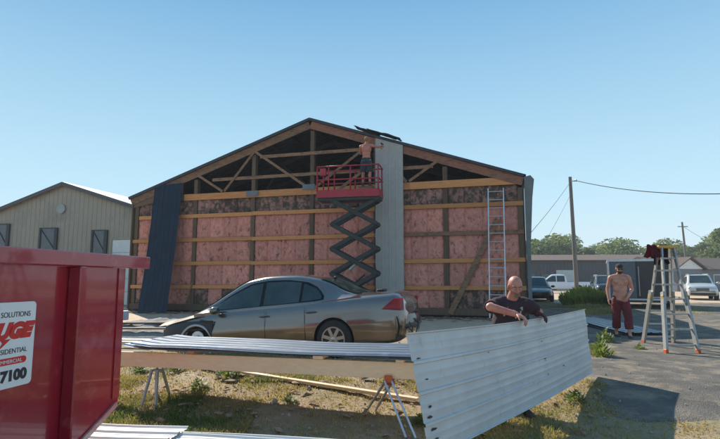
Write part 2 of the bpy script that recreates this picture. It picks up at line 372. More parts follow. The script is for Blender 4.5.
# torn ridge cap and sheet lying over the rake above the worker
t = thing('torn_roofing', 'bent dark strips of roofing lying loose on the roof edge above the lift worker', 'roofing', bw(10.9, -.1, roofz(10.9) + .06), BROT, ry=math.atan2(2.76, 8.06))
for k, (x, y, w, l, z, tl) in enumerate(((-.75, -.30, .55, 1.0, .03, .05), (-.2, -.36, .5, 1.15, .05, .03), (.45, -.24, .45, .7, .06, .05))):
    bm = B(); grid(bm, lambda u, v: V((x + u * l, y + v * w, z + tl * (1 - u) + .035 * (1 if int(v * 6) % 2 else 0) + .02 * noise.noise(V((u * 5, v * 3, k))))), 10, 12)
    bmesh.ops.solidify(bm, geom=bm.faces, thickness=.02); obj('roofing_strip', bm, M_darkroof, t)

# ------------------------------------------------------------------ navy sheets leaning on the gable
bot = bw(1.0, -1.15, 0); 
def lean(name, label, s_bot, s_top, d_bot, d_top, ztop, w, m, dz=0):
    p0 = bw(s_bot, -d_bot, .02); p1 = bw(s_top, -d_top, ztop); L = (p1 - p0).length
    yv = (p1 - p0).normalized(); xv = (bw(1, 0, 0) - bw(0, 0, 0)); xv = (xv - yv * xv.dot(yv)).normalized(); zv = xv.cross(yv)
    bm = ribbed(w, L, pitch=.23, nl=8, bend=lambda u, v: (0, 0, -.06 * math.sin(math.pi * v)))
    o = obj(name, bm, m, smooth=True, ang=20); Mx = Matrix((xv, yv, zv)).transposed().to_4x4(); Mx.translation = p0 + zv * dz; o.matrix_world = Mx
    return setp(o, label)
o = lean('siding_sheet', 'tall navy blue ribbed siding sheet leaning on the left end of the stripped gable', 1.36, 1.15, 1.1, .14, 5.42, 1.36, M_navy); setp(o, cat='siding sheet')

# ------------------------------------------------------------------ extension ladder against the gable
p0 = bw(15.38, -.95, .02); p1 = bw(15.42, -.13, 4.58)
t = thing('extension_ladder', 'aluminium extension ladder leaning on the right end of the gable', 'ladder', p0)
ax = (p1 - p0); L = ax.length; n = ax.normalized(); xv = (bw(1, 0, 0) - bw(0, 0, 0)); xv = (xv - n * xv.dot(n)).normalized()
for s in (-.26, .26):
    bm = B(); beam(bm, xv * s, ax + xv * s, .075, .035, up=xv); obj('rail', bm, M_alu, t)
me = None
for k in range(15):
    c = n * (.25 + k * .305)
    if me is None: bm = B(); tube(bm, [-xv * .25, xv * .25], .018, 8); o = obj('rung', bm, M_alu, t); me = o.data
    else: o = link('rung', me, t)
    o.location = c
for s in (-.26, .26):
    bm = B(); beam(bm, xv * s + V((0, 0, -.01)), xv * s + n * .09, .09, .06, up=xv); obj('foot', bm, M_black, t)

# ------------------------------------------------------------------ beige metal building on the left
lb = thing('metal_building', 'beige metal building with a shallow gable and small round vent behind the dumpster', 'building', (-24.9, 31.0, 0), R(-13))
# local x along the gable
LBW, LBE, LBR = 19.0, 4.35, 7.35
def lbp(px, py):                          # pixel -> local x,z of the gable plane
    a, b, c = ray(px, py); u = (math.cos(R(-13)), math.sin(R(-13))); dx, dy = -24.9, 31.0
    den = a * u[1] - b * u[0]; tt = (dx * u[1] - dy * u[0]) / den; return ((a * tt - dx) * u[0] + (b * tt - dy) * u[1], EYE + c * tt)
pk = lbp(65, 184); er = lbp(136, 207); el = (2 * pk[0] - er[0], er[1])
slope = (pk[1] - er[1]) / (er[0] - pk[0])
x0, x1 = el[0] - 3.0, er[0] + 1.2; zr = pk[1]; ze0 = zr - slope * (pk[0] - x0); ze1 = zr - slope * (x1 - pk[0])
M_beige = mat('beige_ribbed_steel', (.36, .305, .235), (.33, .28, .215), rough=.55, scale=1, spots=(.28, .24, .19), sscale=.8)
bm = B(); prism(bm, [(x0, 0), (x1, 0), (x1, ze1), (pk[0], zr), (x0, ze0)], 0, 17); obj('wall', bm, M_beige, lb)
bm = B(); k = x0 + .15
while k < x1 - .05:
    z = zr - slope * abs(k - pk[0]) - .06; bx(bm, k, k + .04, -.012, -.001, .02, z); k += .3
setp(obj('wall_ribs', bm, M_beige, lb), kind=None)
M_lroof = mat('pale_metal_roof', (.36, .36, .35), (.3, .3, .29), rough=.5, metal=.2)
for sgn in (-1, 1):
    xe = x0 - .25 if sgn < 0 else x1 + .25; zee = zr - slope * abs(xe - pk[0])
    bm = B(); prism(bm, [(pk[0], zr + .02), (xe, zee + .02), (xe, zee + .10), (pk[0], zr + .10)], -.22, 17.2); obj('roof', bm, M_lroof, lb)
    bm = B(); beam(bm, (pk[0], -.24, zr - .03), (xe, -.24, zee - .03), .03, .2); obj('rake_trim', bm, mat('grey_brown_trim', (.09, .085, .085), rough=.6), lb)
v = lbp(62, 209); bm = B(); lathe(bm, [(.28, -.10), (.28, -.03), (.18, -.03)], 20, 'Y', (v[0], 0, v[1])); obj('round_vent', bm, M_lroof, lb)
M_dglass = mat('dull_window_glass', (.10, .12, .13), (.07, .08, .09), rough=.15)
M_frame = mat('dark_window_frame', (.03, .033, .035), rough=.5)
for a, b in (((-4, 224), (9, 247)), ((41, 228), (57, 252)), ((93, 230), (107, 254))):
    A = lbp(*a); C = lbp(*b); z1, z0 = A[1], C[1]; xa, xb = A[0], C[0]; 
    bm = B()
    bx(bm, xa - .02, xa + .09, -.10, -.037, z0, z1); bx(bm, xb - .18, xb + .02, -.12, -.037, z0, z1 - .02)
    bx(bm, xa + .09, xb - .18, -.07, -.037, z1 - .06, z1); bx(bm, xa + .09, xb - .18, -.07, -.037, z0, z0 + .05); beam(bm, (xa + .1, -.075, z1 - .1), (xb - .2, -.075, z0 + .2), .02, .05, up=(0, 1, 0))
    f = obj('window', bm, M_frame, lb); bm = B(); bx(bm, xa + .09, xb - .18, -.05, -.04, z0 + .05, z1 - .06); obj('pane', bm, M_dglass, f)
A = lbp(111, 240); C = lbp(140, 240)
bm = B(); zt = A[1]; bx(bm, A[0], A[0] + .16, -.12, -.037, 0, zt + .12); bx(bm, A[0] + .16, C[0], -.12, -.037, zt, zt + .12); f = obj('garage_door', bm, M_beige, lb)
for k in range(5):
    bm = B(); bx(bm, A[0] + .17, C[0], -.08, -.04, zt * k / 5 + .01, zt * (k + 1) / 5 - .01); obj('door_panel', bm, M_white_sheet, f)

# ------------------------------------------------------------------ red roll-off dumpster
DA = V((-2.25, 4.9, 0)); DB = V((-2.9, .75, 0)); dv = (DA - DB).normalized(); DL = (DA - DB).length
dump = thing('dumpster', 'deep red steel roll-off dumpster with a white company sign at the left edge', 'dumpster', (DA.x, DA.y, 0), math.atan2(-dv.x, dv.y))
# local: +y along the side away from the camera (0 = far corner), +x out towards the yard, top z 1.60
M_dred = mat('dumpster_red', (.34, .010, .028), (.25, .007, .02), rough=.24, scale=1.5, detail=8, bump=.03, bscale=2.2, spots=(.42, .10, .09), sscale=3.2, sth=(.54, .78), coat=.8)
M_dred2 = mat('scuffed_glare_red', (.52, .26, .23), (.42, .14, .13), rough=.4, scale=8, spots=(.6, .45, .4), sscale=6, sth=(.5, .65))  # scuffed red; its pale tone also paints the glare on the chamfer
ZT = 1.605; WD = 2.35
sp = [(-DL, .02), (-.5, .02), (-.0, .25), (0, ZT - .12), (-DL, ZT - .12)]
def yz_prism(bm, poly, xa, xb):
    a = [bm.verts.new((xa, y, z)) for y, z in poly]; b = [bm.verts.new((xb, y, z)) for y, z in poly]
    bm.faces.new(a[::-1]); bm.faces.new(b); n = len(poly)
    for i in range(n): bm.faces.new((a[i], a[(i+1) % n], b[(i+1) % n], b[i]))
bm = B(); yz_prism(bm, sp, -.03, 0); obj('side_panel', bm, M_dred, dump)
bm = B(); yz_prism(bm, sp, -WD, -WD + .03); obj('side_panel', bm, M_dred, dump)
bm = B(); bx(bm, -WD + .031, -.031, -.04, -.002, .27, ZT - .121); obj('end_panel', bm, M_dred, dump)
bm = B(); bx(bm, -WD + .031, -.031, -DL + .002, -DL + .04, .03, ZT - .121); obj('end_panel', bm, M_dred, dump)
bm = B(); bx(bm, -WD + .031, -.031, -DL + .05, -.52, .022, .07); obj('floor_plate', bm, M_dred2, dump)
bm = B(); beam(bm, (-WD/2, -.5, .03), (-WD/2, -.02, .26), WD - .07, .03); obj('floor_plate', bm, M_dred2, dump)
bm = B(); bx(bm, -.04, .075, -DL - .02, .31, ZT - .118, ZT, bev=.008); obj('rim', bm, M_dred, dump)
bm = B(); bx(bm, -WD - .075, -WD + .04, -DL - .02, .31, ZT - .118, ZT, bev=.008); obj('rim', bm, M_dred, dump)
bm = B(); bx(bm, -WD + .045, -.045, -.02, .09, ZT - .116, ZT - .003, bev=.008); obj('rim', bm, M_dred, dump)
bm = B(); bx(bm, -WD + .045, -.045, .225, .305, ZT - .11, ZT - .01, bev=.008); obj('rim', bm, M_dred, dump)
for y in (-.72, -1.72, -2.8, -3.8):
    bm = B(); bx(bm, .001, .115, y - .03, y + .05, -.06, ZT - .12, bev=.01); obj('side_rib', bm, M_dred, dump)
bm = B(); bx(bm, .001, .012, -.10, -.003, .30, ZT - .12); obj('edge_strip', bm, M_dred, dump)
bm = B(); beam(bm, (.012, -.56, .005), (.012, -.035, .245), .02, .045); obj('chamfer_glare_strip', bm, M_dred2, dump)  # added strip, its pale colour stands for sunlit glare along the chamfer
bm = B(); bx(bm, -.25, -.1, -DL + .1, -.45, -.12, .02); bx(bm, -WD + .1, -WD + .25, -DL + .1, -.45, -.12, .02); obj('skid_rail', bm, M_dred2, dump)
for y in (-3.4, -.75): bm = B(); lathe(bm, [(.09, -WD + .05), (.09, -.08)], 14, 'X', (0, y, -.13)); obj('roller', bm, M_black, dump)
# sign
def text(body, size, m, parent, loc, rot, shear=0, align='RIGHT', ext=.0008, bold=0, sx=1):
    c = bpy.data.curves.new('lettering', 'FONT'); c.body = body; c.size = size; c.shear = shear; c.align_x = align; c.extrude = ext; c.offset = bold
    c.fill_mode = 'BOTH'; o = bpy.data.objects.new('tmp', c); COL.objects.link(o); bpy.context.view_layer.update()
    me = bpy.data.meshes.new_from_object(o.evaluated_get(bpy.context.evaluated_depsgraph_get())); bpy.data.objects.remove(o)
    me.materials.clear(); me.materials.append(m); o = link('lettering', me, parent); o.location = loc; o.rotation_euler = rot; o.scale = (sx, 1, 1); return o
def sol(px, py):                          # pixel -> local y, z on the dumpster side
    a, b, c = ray(px, py); den = a * dv.y - b * dv.x; tt = (DA.x * dv.y - DA.y * dv.x) / den
    return ((a * tt - DA.x) * dv.x + (b * tt - DA.y) * dv.y, EYE + c * tt)
M_sign = mat('sign_white', (.74, .76, .76), (.68, .70, .71), rough=.4, spots=(.5, .45, .45), sscale=9, sth=(.66, .8))
M_ink = mat('sign_black_ink', (.02, .02, .03), rough=.5); M_rink = mat('sign_red_ink', (.62, .02, .015), rough=.5)
c1 = sol(36, 301); c2 = sol(32, 382); SY = c1[0]; S1 = c1[1] - .0; S0 = c2[1]; sh = S1 - S0
def rrect(y0, y1, z0, z1, r, xa, xb):
    P_ = []
    for cy, cz, a0 in ((y1 - r, z1 - r, 0), (y0 + r, z1 - r, 90), (y0 + r, z0 + r, 180), (y1 - r, z0 + r, 270)): P_ += [(cy + r * math.cos(R(a0 + k * 22.5)), cz + r * math.sin(R(a0 + k * 22.5))) for k in range(5)]
    bm = B(); yz_prism(bm, P_, xa, xb); return bm
bm = rrect(SY - .95, SY, S0, S1, .03, .001, .006)
sign = obj('company_sign', bm, M_sign, dump)
rot = (R(90), 0, R(90))
def sl(body, fr, size, m, dy=.05, **k): return text(body, size * sh, m, sign, (.0075, SY - dy, S0 + sh * fr), rot, **k)
sl('SOLUTIONS', .825, .088, M_ink, .05, sx=.92)
sl('UGE', .585, .235, M_rink, .045, shear=.35, bold=.012, sx=1.12)
sl('S', .50, .11, M_ink, .36, shear=.3, bold=.008, sx=1.6)
bm = B(); a = (SY - .30); prism(bm, [(a - .0, S0 + sh * .57), (a + .09, S0 + sh * .57), (a - .02, S0 + sh * .44), (a + .02, S0 + sh * .53)], -.001, 0)
o = obj('arrow_tail', bm, M_rink, sign); o.matrix_local = Matrix.Translation((.0085, 0, 0)) @ Matrix(((0, 1, 0, 0), (1, 0, 0, 0), (0, 0, 1, 0), (0, 0, 0, 1)))
sl('SIDENTIAL', .40, .082, M_ink, .06, sx=1.0)
bm = rrect(SY - .9, SY - .06, S0 + sh * .27, S0 + sh * .35, .024, .0062, .008); obj('red_band', bm, M_rink, sign)
text('COMMERCIAL', .06 * sh, M_sign, sign, (.009, SY - .1, S0 + sh * .288), rot, sx=1.1)
sl('7100', .085, .165, M_ink, .05, bold=.006, sx=1.15)

# ------------------------------------------------------------------ vehicles
def interp(tab, x, c):                    # tab sorted by x ascending: smooth interpolation of column c
    xs_ = [r[0] for r in tab]
    if x <= xs_[0]: return tab[0][c]
    if x >= xs_[-1]: return tab[-1][c]
    i = max(k for k in range(len(tab) - 1) if xs_[k] <= x); h = xs_[i+1] - xs_[i]; t = (x - xs_[i]) / h
    def sl(k):
        if k <= 0 or k >= len(tab) - 1: return 0 if False else ((tab[min(k+1, len(tab)-1)][c] - tab[max(k-1, 0)][c]) / (xs_[min(k+1, len(tab)-1)] - xs_[max(k-1, 0)]))
        a = (tab[k][c] - tab[k-1][c]) / (xs_[k] - xs_[k-1]); b = (tab[k+1][c] - tab[k][c]) / (xs_[k+1] - xs_[k])
        return 0 if a * b <= 0 else 2 * a * b / (a + b)
    p0, p1, m0, m1 = tab[i][c], tab[i+1][c], sl(i) * h, sl(i+1) * h
    return p0 * (2*t**3 - 3*t**2 + 1) + m0 * (t**3 - 2*t**2 + t) + p1 * (-2*t**3 + 3*t**2) + m1 * (t**3 - t**2)
def loft(bm, tab, prof, n=60, mi=None):
    x0, x1 = tab[0][0], tab[-1][0]; rings = []
    for i in range(n + 1):
        t = i / n; x = x0 + (x1 - x0) * (t - .06 * math.sin(2 * math.pi * t)); half = prof(x, [interp(tab, x, c) for c in range(1, len(tab[0]))])
        ring = half + [(-y, z) for y, z in half[::-1] if abs(y) > 1e-6]
        rings.append([bm.verts.new((x, y, z)) for y, z in ring])
    m = len(rings[0])
    for i in range(n):
        for k in range(m): bm.faces.new((rings[i][k], rings[i+1][k], rings[i+1][(k+1) % m], rings[i][(k+1) % m]))
    for r in (rings[0], rings[-1][::-1]):
        cx = sum((v.co for v in r), V()) / m; c = bm.verts.new(cx)
        for k in range(m): bm.faces.new((r[(k+1) % m], r[k], c))
    return bm
def boolean(o, cutters):
    for c in cutters:
        md = o.modifiers.new('b', 'BOOLEAN'); md.object = c; md.operation = 'DIFFERENCE'; md.solver = 'EXACT'
    bpy.context.view_layer.update()
    me = bpy.data.meshes.new_from_object(o.evaluated_get(bpy.context.evaluated_depsgraph_get()))
    o.modifiers.clear(); o.data = me
    for c in cutters: bpy.data.objects.remove(c)
def body_prof(x, p):
    w, zb, zs, zd = p; zm = zb + (zs - zb) * .52
    return [(0, zb), (w*.6, zb), (w*.9, zb), (w*.965, zb+.05), (w*.985, zb+.16), (w*.998, zm - .06), (w, zm), (w*.988, zm+.05), (w*.968, zs-.2), (w*.945, zs-.1), (w*.915, zs-.035), (w*.885, zs-.002), (w*.82, zs + (zd-zs)*.35), (w*.6, zs + (zd-zs)*.75), (w*.3, zd), (0, zd)]
def glass_patch(bm, fu, nu, nv):
    grid(bm, fu, nu, nv)
class Car:
    def __init__(s, body, top, wheels, rw=.33, roof_r=.12):
        s.body, s.top, s.wheels, s.rw, s.rr = body, top, wheels, rw, roof_r
    def tp(s, x):                         # zb, zt, wb, wr
        return [interp(s.top, x, c) for c in range(1, 5)]
    def top_prof(s, x, p):
        zb, zt, wb, wr = p; h = max(.012, zt - zb); r = min(s.rr, h * .5); zc = zt - r
        out = [(0, zb - .12), (wb, zb - .12), (wb, zb)]
        for k in range(1, 6): t = k / 5; out.append((wb + (wr - wb) * t, zb + (zc - zb) * t))
        for k in range(1, 6): a = k / 5 * math.pi / 2; out.append((wr - .16 * (1 - math.cos(a)) , zc + (r - .018) * math.sin(a)))
        out += [(wr * .4, zt - .004), (0, zt)]; return out
    def side(s, x, z, off):
        zb, zt, wb, wr = s.tp(x); r = min(s.rr, max(.012, zt - zb) * .5); zc = zt - r
        t = (z - zb) / max(.01, zc - zb); return V((x, wb + (wr - wb) * t + off, z))
    def pane(s, name, lo, up, m, parent, sg, off=.006, nu=14):
        """glass between a lower and an upper chain of (x, z) points, laid on the cabin's side"""
        def ch(c, x):
            for a, b in zip(c[:-1], c[1:]):
                if a[0] <= x <= b[0] + 1e-6: return a[1] + (b[1] - a[1]) * (x - a[0]) / max(1e-6, b[0] - a[0])
            return c[-1][1]
        bm = B(); xa, xb = lo[0][0], lo[-1][0]
        def f(u, v):
            x = xa + (xb - xa) * u; z = ch(lo, x) * (1 - v) + ch(up, x) * v; q = s.side(x, z, off); return V((q.x, q.y * sg, q.z))
        grid(bm, f, nu, 5); bmesh.ops.solidify(bm, geom=bm.faces, thickness=.003)
        return obj(name, bm, m, parent, smooth=True, ang=40)
    def screen(s, name, xa, xb, m, parent, off=.006, wid=.9):  # windscreen or rear glass over the cabin's top surface
        bm = B()
        def f(u, v):
            x = xa + (xb - xa) * u; zb, zt, wb, wr = s.tp(x); y = (v * 2 - 1) * (wr - .07) * wid
            zt2 = zt - (.018 * (abs(y) / max(.1, wr)) ** 4) ; return V((x, y, zt2 + off))
        grid(bm, f, 10, 12); bmesh.ops.solidify(bm, geom=bm.faces, thickness=.003); return obj(name, bm, m, parent, smooth=True, ang=40)
def wheel(parent, x, y, r, wd, sg, m_rim, spokes=7):
    bm = B(); lathe(bm, [(r*.64, -wd/2), (r*.93, -wd/2), (r, -wd*.32), (r, wd*.32), (r*.93, wd/2), (r*.64, wd/2)], 32, 'Y', (x, y, r))
    t = obj('tyre', bm, M_tyre, None, smooth=True, ang=40); 
    bm = B(); yo = y + sg * (wd/2 + .004)
    lathe(bm, [(r*.66, -sg*.02), (r*.66, sg*.012), (r*.60, sg*.012), (r*.58, -sg*.05)], 32, 'Y', (x, yo, r))
    lathe(bm, [(r*.16, -sg*.02), (r*.16, sg*.006), (r*.05, sg*.014)], 16, 'Y', (x, yo, r))
    for k in range(spokes):
        a = k * 2 * math.pi / spokes + .3; d = V((math.cos(a), 0, math.sin(a))); c = V((x, yo - sg*.004, r)); beam(bm, c + d * r*.12, c + d * r*.61, .024, r*.17, up=(-d.z, 0, d.x))
    rim = obj('rim', bm, m_rim, None)
    bm = B(); lathe(bm, [(r*.60, -.012), (r*.60, .012)], 20, 'Y', (x, y, r)); dk = obj('brake_disc', bm, M_black, None)
    w = thing('wheel', None, None); w.parent = parent
    for q in (t, rim, dk): q.parent = w
    return w

SED = Car(
    body=[(-2.50, .70, .34, .86, .90), (-2.44, .80, .26, .98, 1.04), (-2.3, .87, .22, 1.02, 1.10), (-1.9, .925, .20, 1.02, 1.10), (-1.2, .935, .19, .99, 1.06), (-.3, .935, .18, .955, .98), (.6, .935, .18, .93, .97), (1.2, .93, .18, .90, .96), (1.7, .915, .26, .83, .90), (2.1, .87, .36, .76, .82), (2.45, .74, .42, .69, .72), (2.6, .56, .46, .62, .64)],
    top=[(-1.86, 1.06, 1.075, .78, .68), (-1.55, 1.03, 1.18, .80, .66), (-1.25, 1.0, 1.34, .82, .61), (-.95, .98, 1.455, .835, .60), (-.5, .96, 1.54, .84, .60), (0, .95, 1.56, .84, .60), (.45, .935, 1.51, .84, .60), (.9, .925, 1.31, .835, .62), (1.35, .92, 1.05, .83, .70), (1.58, .90, .92, .80, .74)],
    wheels=[(-1.24), (1.60)])
def sedan(t, m_body, damaged, m_glass, rim):
    bm = B(); loft(bm, SED.body, body_prof, 80)
    b = obj('body', bm, [m_body, M_black], None, smooth=True)
    cut = []
    for x in SED.wheels:
        for sg in (1, -1):
            bm = B(); lathe(bm, [(.375, -.16), (.375, .16)], 36, 'Y', (x, sg * .90, .335)); cut.append(obj('c', bm, M_black))
    boolean(b, cut); b.parent = t
    for p in b.data.polygons: p.use_smooth = True
    if damaged:
        q_ = bmesh.new(); q_.from_mesh(b.data)
        for co_, no_ in (((1.22, 0, 0), (1, 0, 0)), ((0, 0, .77), (0, 0, 1)), ((2.2, 0, 0), (1, 0, 0))): bmesh.ops.bisect_plane(q_, geom=q_.verts[:] + q_.edges[:] + q_.faces[:], plane_co=co_, plane_no=no_)
        q_.to_mesh(b.data); q_.free()
        for p in b.data.polygons: p.use_smooth = True
        for p in b.data.polygons:
            c = p.center
            if c.x > 1.22 and abs(c.y) > .45 and c.z < .77 or c.x > 2.2: p.material_index = 1
    b.data.set_sharp_from_angle(angle=R(32))
    bm = B(); loft(bm, SED.top, SED.top_prof, 60); cab = obj('cabin', bm, m_body, t, smooth=True, ang=38)
    blk = mat('window_trim_black', (.012, .012, .013), rough=.25)
    for sg in (1, -1):
        SED.pane('window_frame', [(-1.16, 1.03), (-1.0, 1.01), (1.40, .935)], [(-1.16, 1.10), (-1.02, 1.26), (-.8, 1.375), (-.4, 1.44), (0, 1.455), (.38, 1.42), (.78, 1.255), (1.40, .955)], blk, t, sg, .003, 30)
        SED.pane('side_window', [(.12, .985), (1.28, .955)], [(.12, 1.415), (.36, 1.385), (.72, 1.24), (1.28, .975)], m_glass, t, sg)
        SED.pane('side_window', [(-.68, 1.015), (.05, .985)], [(-.68, 1.375), (-.4, 1.41), (.05, 1.418)], m_glass, t, sg)
        SED.pane('quarter_window', [(-1.11, 1.045), (-.73, 1.02)], [(-1.11, 1.10), (-1.0, 1.235), (-.73, 1.35)], m_glass, t, sg)
        for x, z in ((.22, .80), (-.72, .83)):
            bm = B(); tube(bm, [(x, sg*.925, z), (x - .02, sg*.955, z), (x - .18, sg*.955, z + .004), (x - .2, sg*.925, z)], .012, 8); obj('door_handle', bm, m_body, t, smooth=True)
        for x0_, x1_ in ((.10, .09), (-.70, -.71)):
            bm = B(); grid(bm, lambda u, v: V((x0_ - .10 * (1 - v) * 0 + (u - .5) * .008, sg * (interp(SED.body, x0_, 1) * (.999 if v < .5 else .999 - .05 * (v - .5)) + .0015), .24 + v * .66)), 1, 8); obj('door_gap', bm, blk, t)
        bm = B(); loft_m = [(0.98, .0), (1.0, .0)]
        bmesh.ops.create_uvsphere(bm, u_segments=14, v_segments=8, radius=1, matrix=Matrix.Translation((1.12, sg * .97, .955)) @ Matrix.Diagonal((.085, .13, .075, 1))); obj('wing_mirror', bm, m_body, t, smooth=True)
        # tail lamp wrapping the corner
        bm = B()
        def tl(u, v):
            x = -2.14 - u * .355; w = interp(SED.body, x, 1); z0 = .76 + .05 * (1 - u); z1 = .80 + .18 * min(1, u * 1.6)
            z = z0 + (z1 - z0) * v; zs = interp(SED.body, x, 3); f = .99 - .06 * sstep(zs - .2, zs, z); return V((x - .004 * 0, sg * (w * f + .006), z))
        grid(bm, tl, 14, 5); bmesh.ops.solidify(bm, geom=bm.faces, thickness=-.01); obj('tail_lamp', bm, mat('red_lamp_lens', (.55, .015, .012), (.42, .01, .01), rough=.12, coat=.5), t, smooth=True)
        if not damaged:
            bm = B(); bmesh.ops.create_uvsphere(bm, u_segments=14, v_segments=8, radius=1, matrix=Matrix.Translation((2.27, sg * .66, .64)) @ Matrix.Rotation(sg * -.5, 4, 'Z') @ Matrix.Diagonal((.14, .16, .07, 1))); obj('headlight', bm, M_galv, t, smooth=True)
    SED.screen('rear_window', -1.74, -1.02, m_glass, t, .006, .95); SED.screen('windscreen', 1.44, .52, m_glass, t, .006, .95)
    for x, y in ((SED.wheels[0], .83), (SED.wheels[1], .83)):
        for sg in (1, -1):
            if damaged and x > 0:          # the front wheels are gone: bare hubs
                bm = B(); lathe(bm, [(.14, -.03), (.14, .0), (.07, .01), (.07, .05)] if sg > 0 else [(.14, .03), (.14, 0), (.07, -.01), (.07, -.05)], 20, 'Y', (x, sg * .84, .44)); obj('bare_hub', bm, M_alu, t)
            else: wheel(t, x, sg * y, .33, .21, sg, rim)
    for o_ in t.children:
        if o_.name.split('.')[0] in ('cabin', 'window_frame', 'side_window', 'quarter_window', 'rear_window', 'windscreen'): o_.location.x += .12
    return b
M_bronze = mat('bronze_car_paint', (.20, .168, .145), (.18, .15, .13), rough=.22, metal=.8, scale=.8, coat=1)
th = R(17); 
car = thing('sedan_car', 'bronze four door sedan with its front fender and bumper stripped, parked before the barn', 'car', (0, 0, 0))
sedan(car, M_bronze, True, M_glass, M_rim)
# wreck details: bare front corner
bm = B(); pts = [(1.60 + .36 * math.cos(a), .90, .335 + .36 * math.sin(a)) for a in [R(20 + k * 14) for k in range(11)]]; tube(bm, pts, .022, 8); tube(bm, [(p[0], p[1] - .12, p[2]) for p in pts], .022, 8); obj('wheel_arch_liner', bm, mat('pale_liner', (.5, .5, .5), rough=.5), car, smooth=True)
bm = B(); tube(bm, [(1.3, .86, .62), (1.9, .82, .60), (2.35, .66, .52), (2.42, .3, .5), (2.42, -.3, .5), (2.35, -.66, .52)], .035, 8); tube(bm, [(1.25, .9, .3), (1.2, .93, .75), (1.5, .88, .78)], .018, 6); tube(bm, [(2.0, .8, .35), (2.4, .6, .33), (2.46, 0, .33), (2.4, -.6, .33)], .03, 6); obj('bare_front_frame', bm, M_black, car, smooth=True)
bm = B(); 
def hoodf(u, v):
    x = 1.45 + u * 1.17; w = interp(SED.body, min(x, 2.3), 1) * (.93 - .10 * u ** 4); y = (v * 2 - 1) * w; zs = interp(SED.body, min(x, 2.3), 3) - .1 * max(0, x - 2.3); zd = zs + .07
    return V((x, y, zd + .035 - (zd - zs + .03) * abs(v * 2 - 1) ** 3))
grid(bm, hoodf, 16, 14); bmesh.ops.solidify(bm, geom=bm.faces, thickness=.02); obj('hood', bm, mat('sunlit_hood_paint', (.30, .27, .245), (.25, .225, .205), rough=.35, metal=.5, scale=2, coat=.4), car, smooth=True, ang=40)  # hood colour lightened to stand for sunlight and sky reflection on it
# damaged tail
bm = B(); tube(bm, [(-2.38, .78, .46), (-2.50, .62, .47), (-2.56, .2, .48), (-2.56, -.4, .48), (-2.48, -.8, .46)], .035, 8); obj('rear_crash_bar', bm, M_black, car, smooth=True)
bm = B(); grid(bm, lambda u, v: V((-2.40 - .15 * math.sin(u * 2.6) - .04 * math.sin(v * 3.1), .86 - u * 1.6, .34 + v * .33 + .022 * noise.noise(V((u * 7, v * 3, 1))))), 16, 6); bmesh.ops.solidify(bm, geom=bm.faces, thickness=.012); obj('broken_bumper_skin', bm, M_bronze, car, smooth=True, ang=50)
bm = B()
for k in range(3): a = V((-2.48 - rnd.random() * .16, .75 - k * .12, .42 + rnd.random() * .25)); tube(bm, [a, a + V((-.07, rnd.uniform(-.1, .1), -.1)), a + V((-.05, rnd.uniform(-.15, .15), -.24))], .012, 6)
obj('hanging_wires', bm, M_black, car)
bm = B(); bmesh.ops.create_uvsphere(bm, u_segments=10, v_segments=6, radius=1, matrix=Matrix.Translation((-1.0, -.05, 1.435)) @ Matrix.Diagonal((.045, .015, .03, 1))); obj('roof_antenna', bm, M_black, car, smooth=True)
bm = B(); bx(bm, -1.93, -1.78, -.5, -.2, 1.10, 1.16, bev=.02); obj('trunk_scrap', bm, M_black, car)
# place: rear near corner at pixel x 400; nose sits low
Rm = Matrix.Rotation(math.pi - th, 4, 'Z') @ Matrix.Rotation(0, 4, 'X')
rw_target = V((-.44, 9.3, 0))            # ground point below the near rear wheel
nose = Matrix.Translation((-1.24, 0, .33)) @ Matrix.Rotation(R(4.0), 4, 'Y') @ Matrix.Translation((1.24, 0, -.33))
off = Rm @ V((-1.24, .83, 0))
car.matrix_world = Matrix.Translation(rw_target - V((off.x, off.y, -.0))) @ Rm @ nose
for w in [c for c in car.children if c.name.startswith('wheel')]: pass

# other vehicles -------------------------------------------------
def simple_vehicle(t, C, m_body, m_glass, panes, screens, wheels_y=.82, rw=.36, rim=M_rim, glass_trim=True, arch=.42):
    bm = B(); loft(bm, C.body, body_prof, 60); b = obj('body', bm, [m_body, M_black], None, smooth=True); cut = []
    for x in C.wheels:
        for sg in (1, -1):
            bm = B(); lathe(bm, [(arch, -.18), (arch, .18)], 28, 'Y', (x, sg * .95, rw)); cut.append(obj('c', bm, M_black))
    boolean(b, cut); b.parent = t
    for p in b.data.polygons: p.use_smooth = True
    b.data.set_sharp_from_angle(angle=R(35))
    bm = B(); loft(bm, C.top, C.top_prof, 40); obj('cabin', bm, m_body, t, smooth=True, ang=38)
    for lo, up in panes:
        for sg in (1, -1): C.pane('side_window', lo, up, m_glass, t, sg)
    for n_, a, b_ in screens: C.screen(n_, a, b_, m_glass, t)
    for x in C.wheels:
        for sg in (1, -1): wheel(t, x, sg * wheels_y, rw, .24, sg, rim, 5)
def lamps(t, x, y, z, r=(.05, .17, .09), rx=None, ry=.7, rzz=.9):
    for sg in (1, -1):
        bm = B(); bmesh.ops.create_uvsphere(bm, u_segments=14, v_segments=8, radius=1, matrix=Matrix.Translation((x, sg * y, z)) @ Matrix.Rotation(-sg * .35, 4, 'Z') @ Matrix.Diagonal((*r, 1))); obj('headlight', bm, M_alu, t, smooth=True)
        if rx:
            bm = B(); bx(bm, rx - .02, rx + .03, sg * ry - .07, sg * ry + .07, rzz - .14, rzz + .14, bev=.015); obj('tail_lamp', bm, mat('red_lamp_lens', (.55, .015, .012), rough=.12), t)
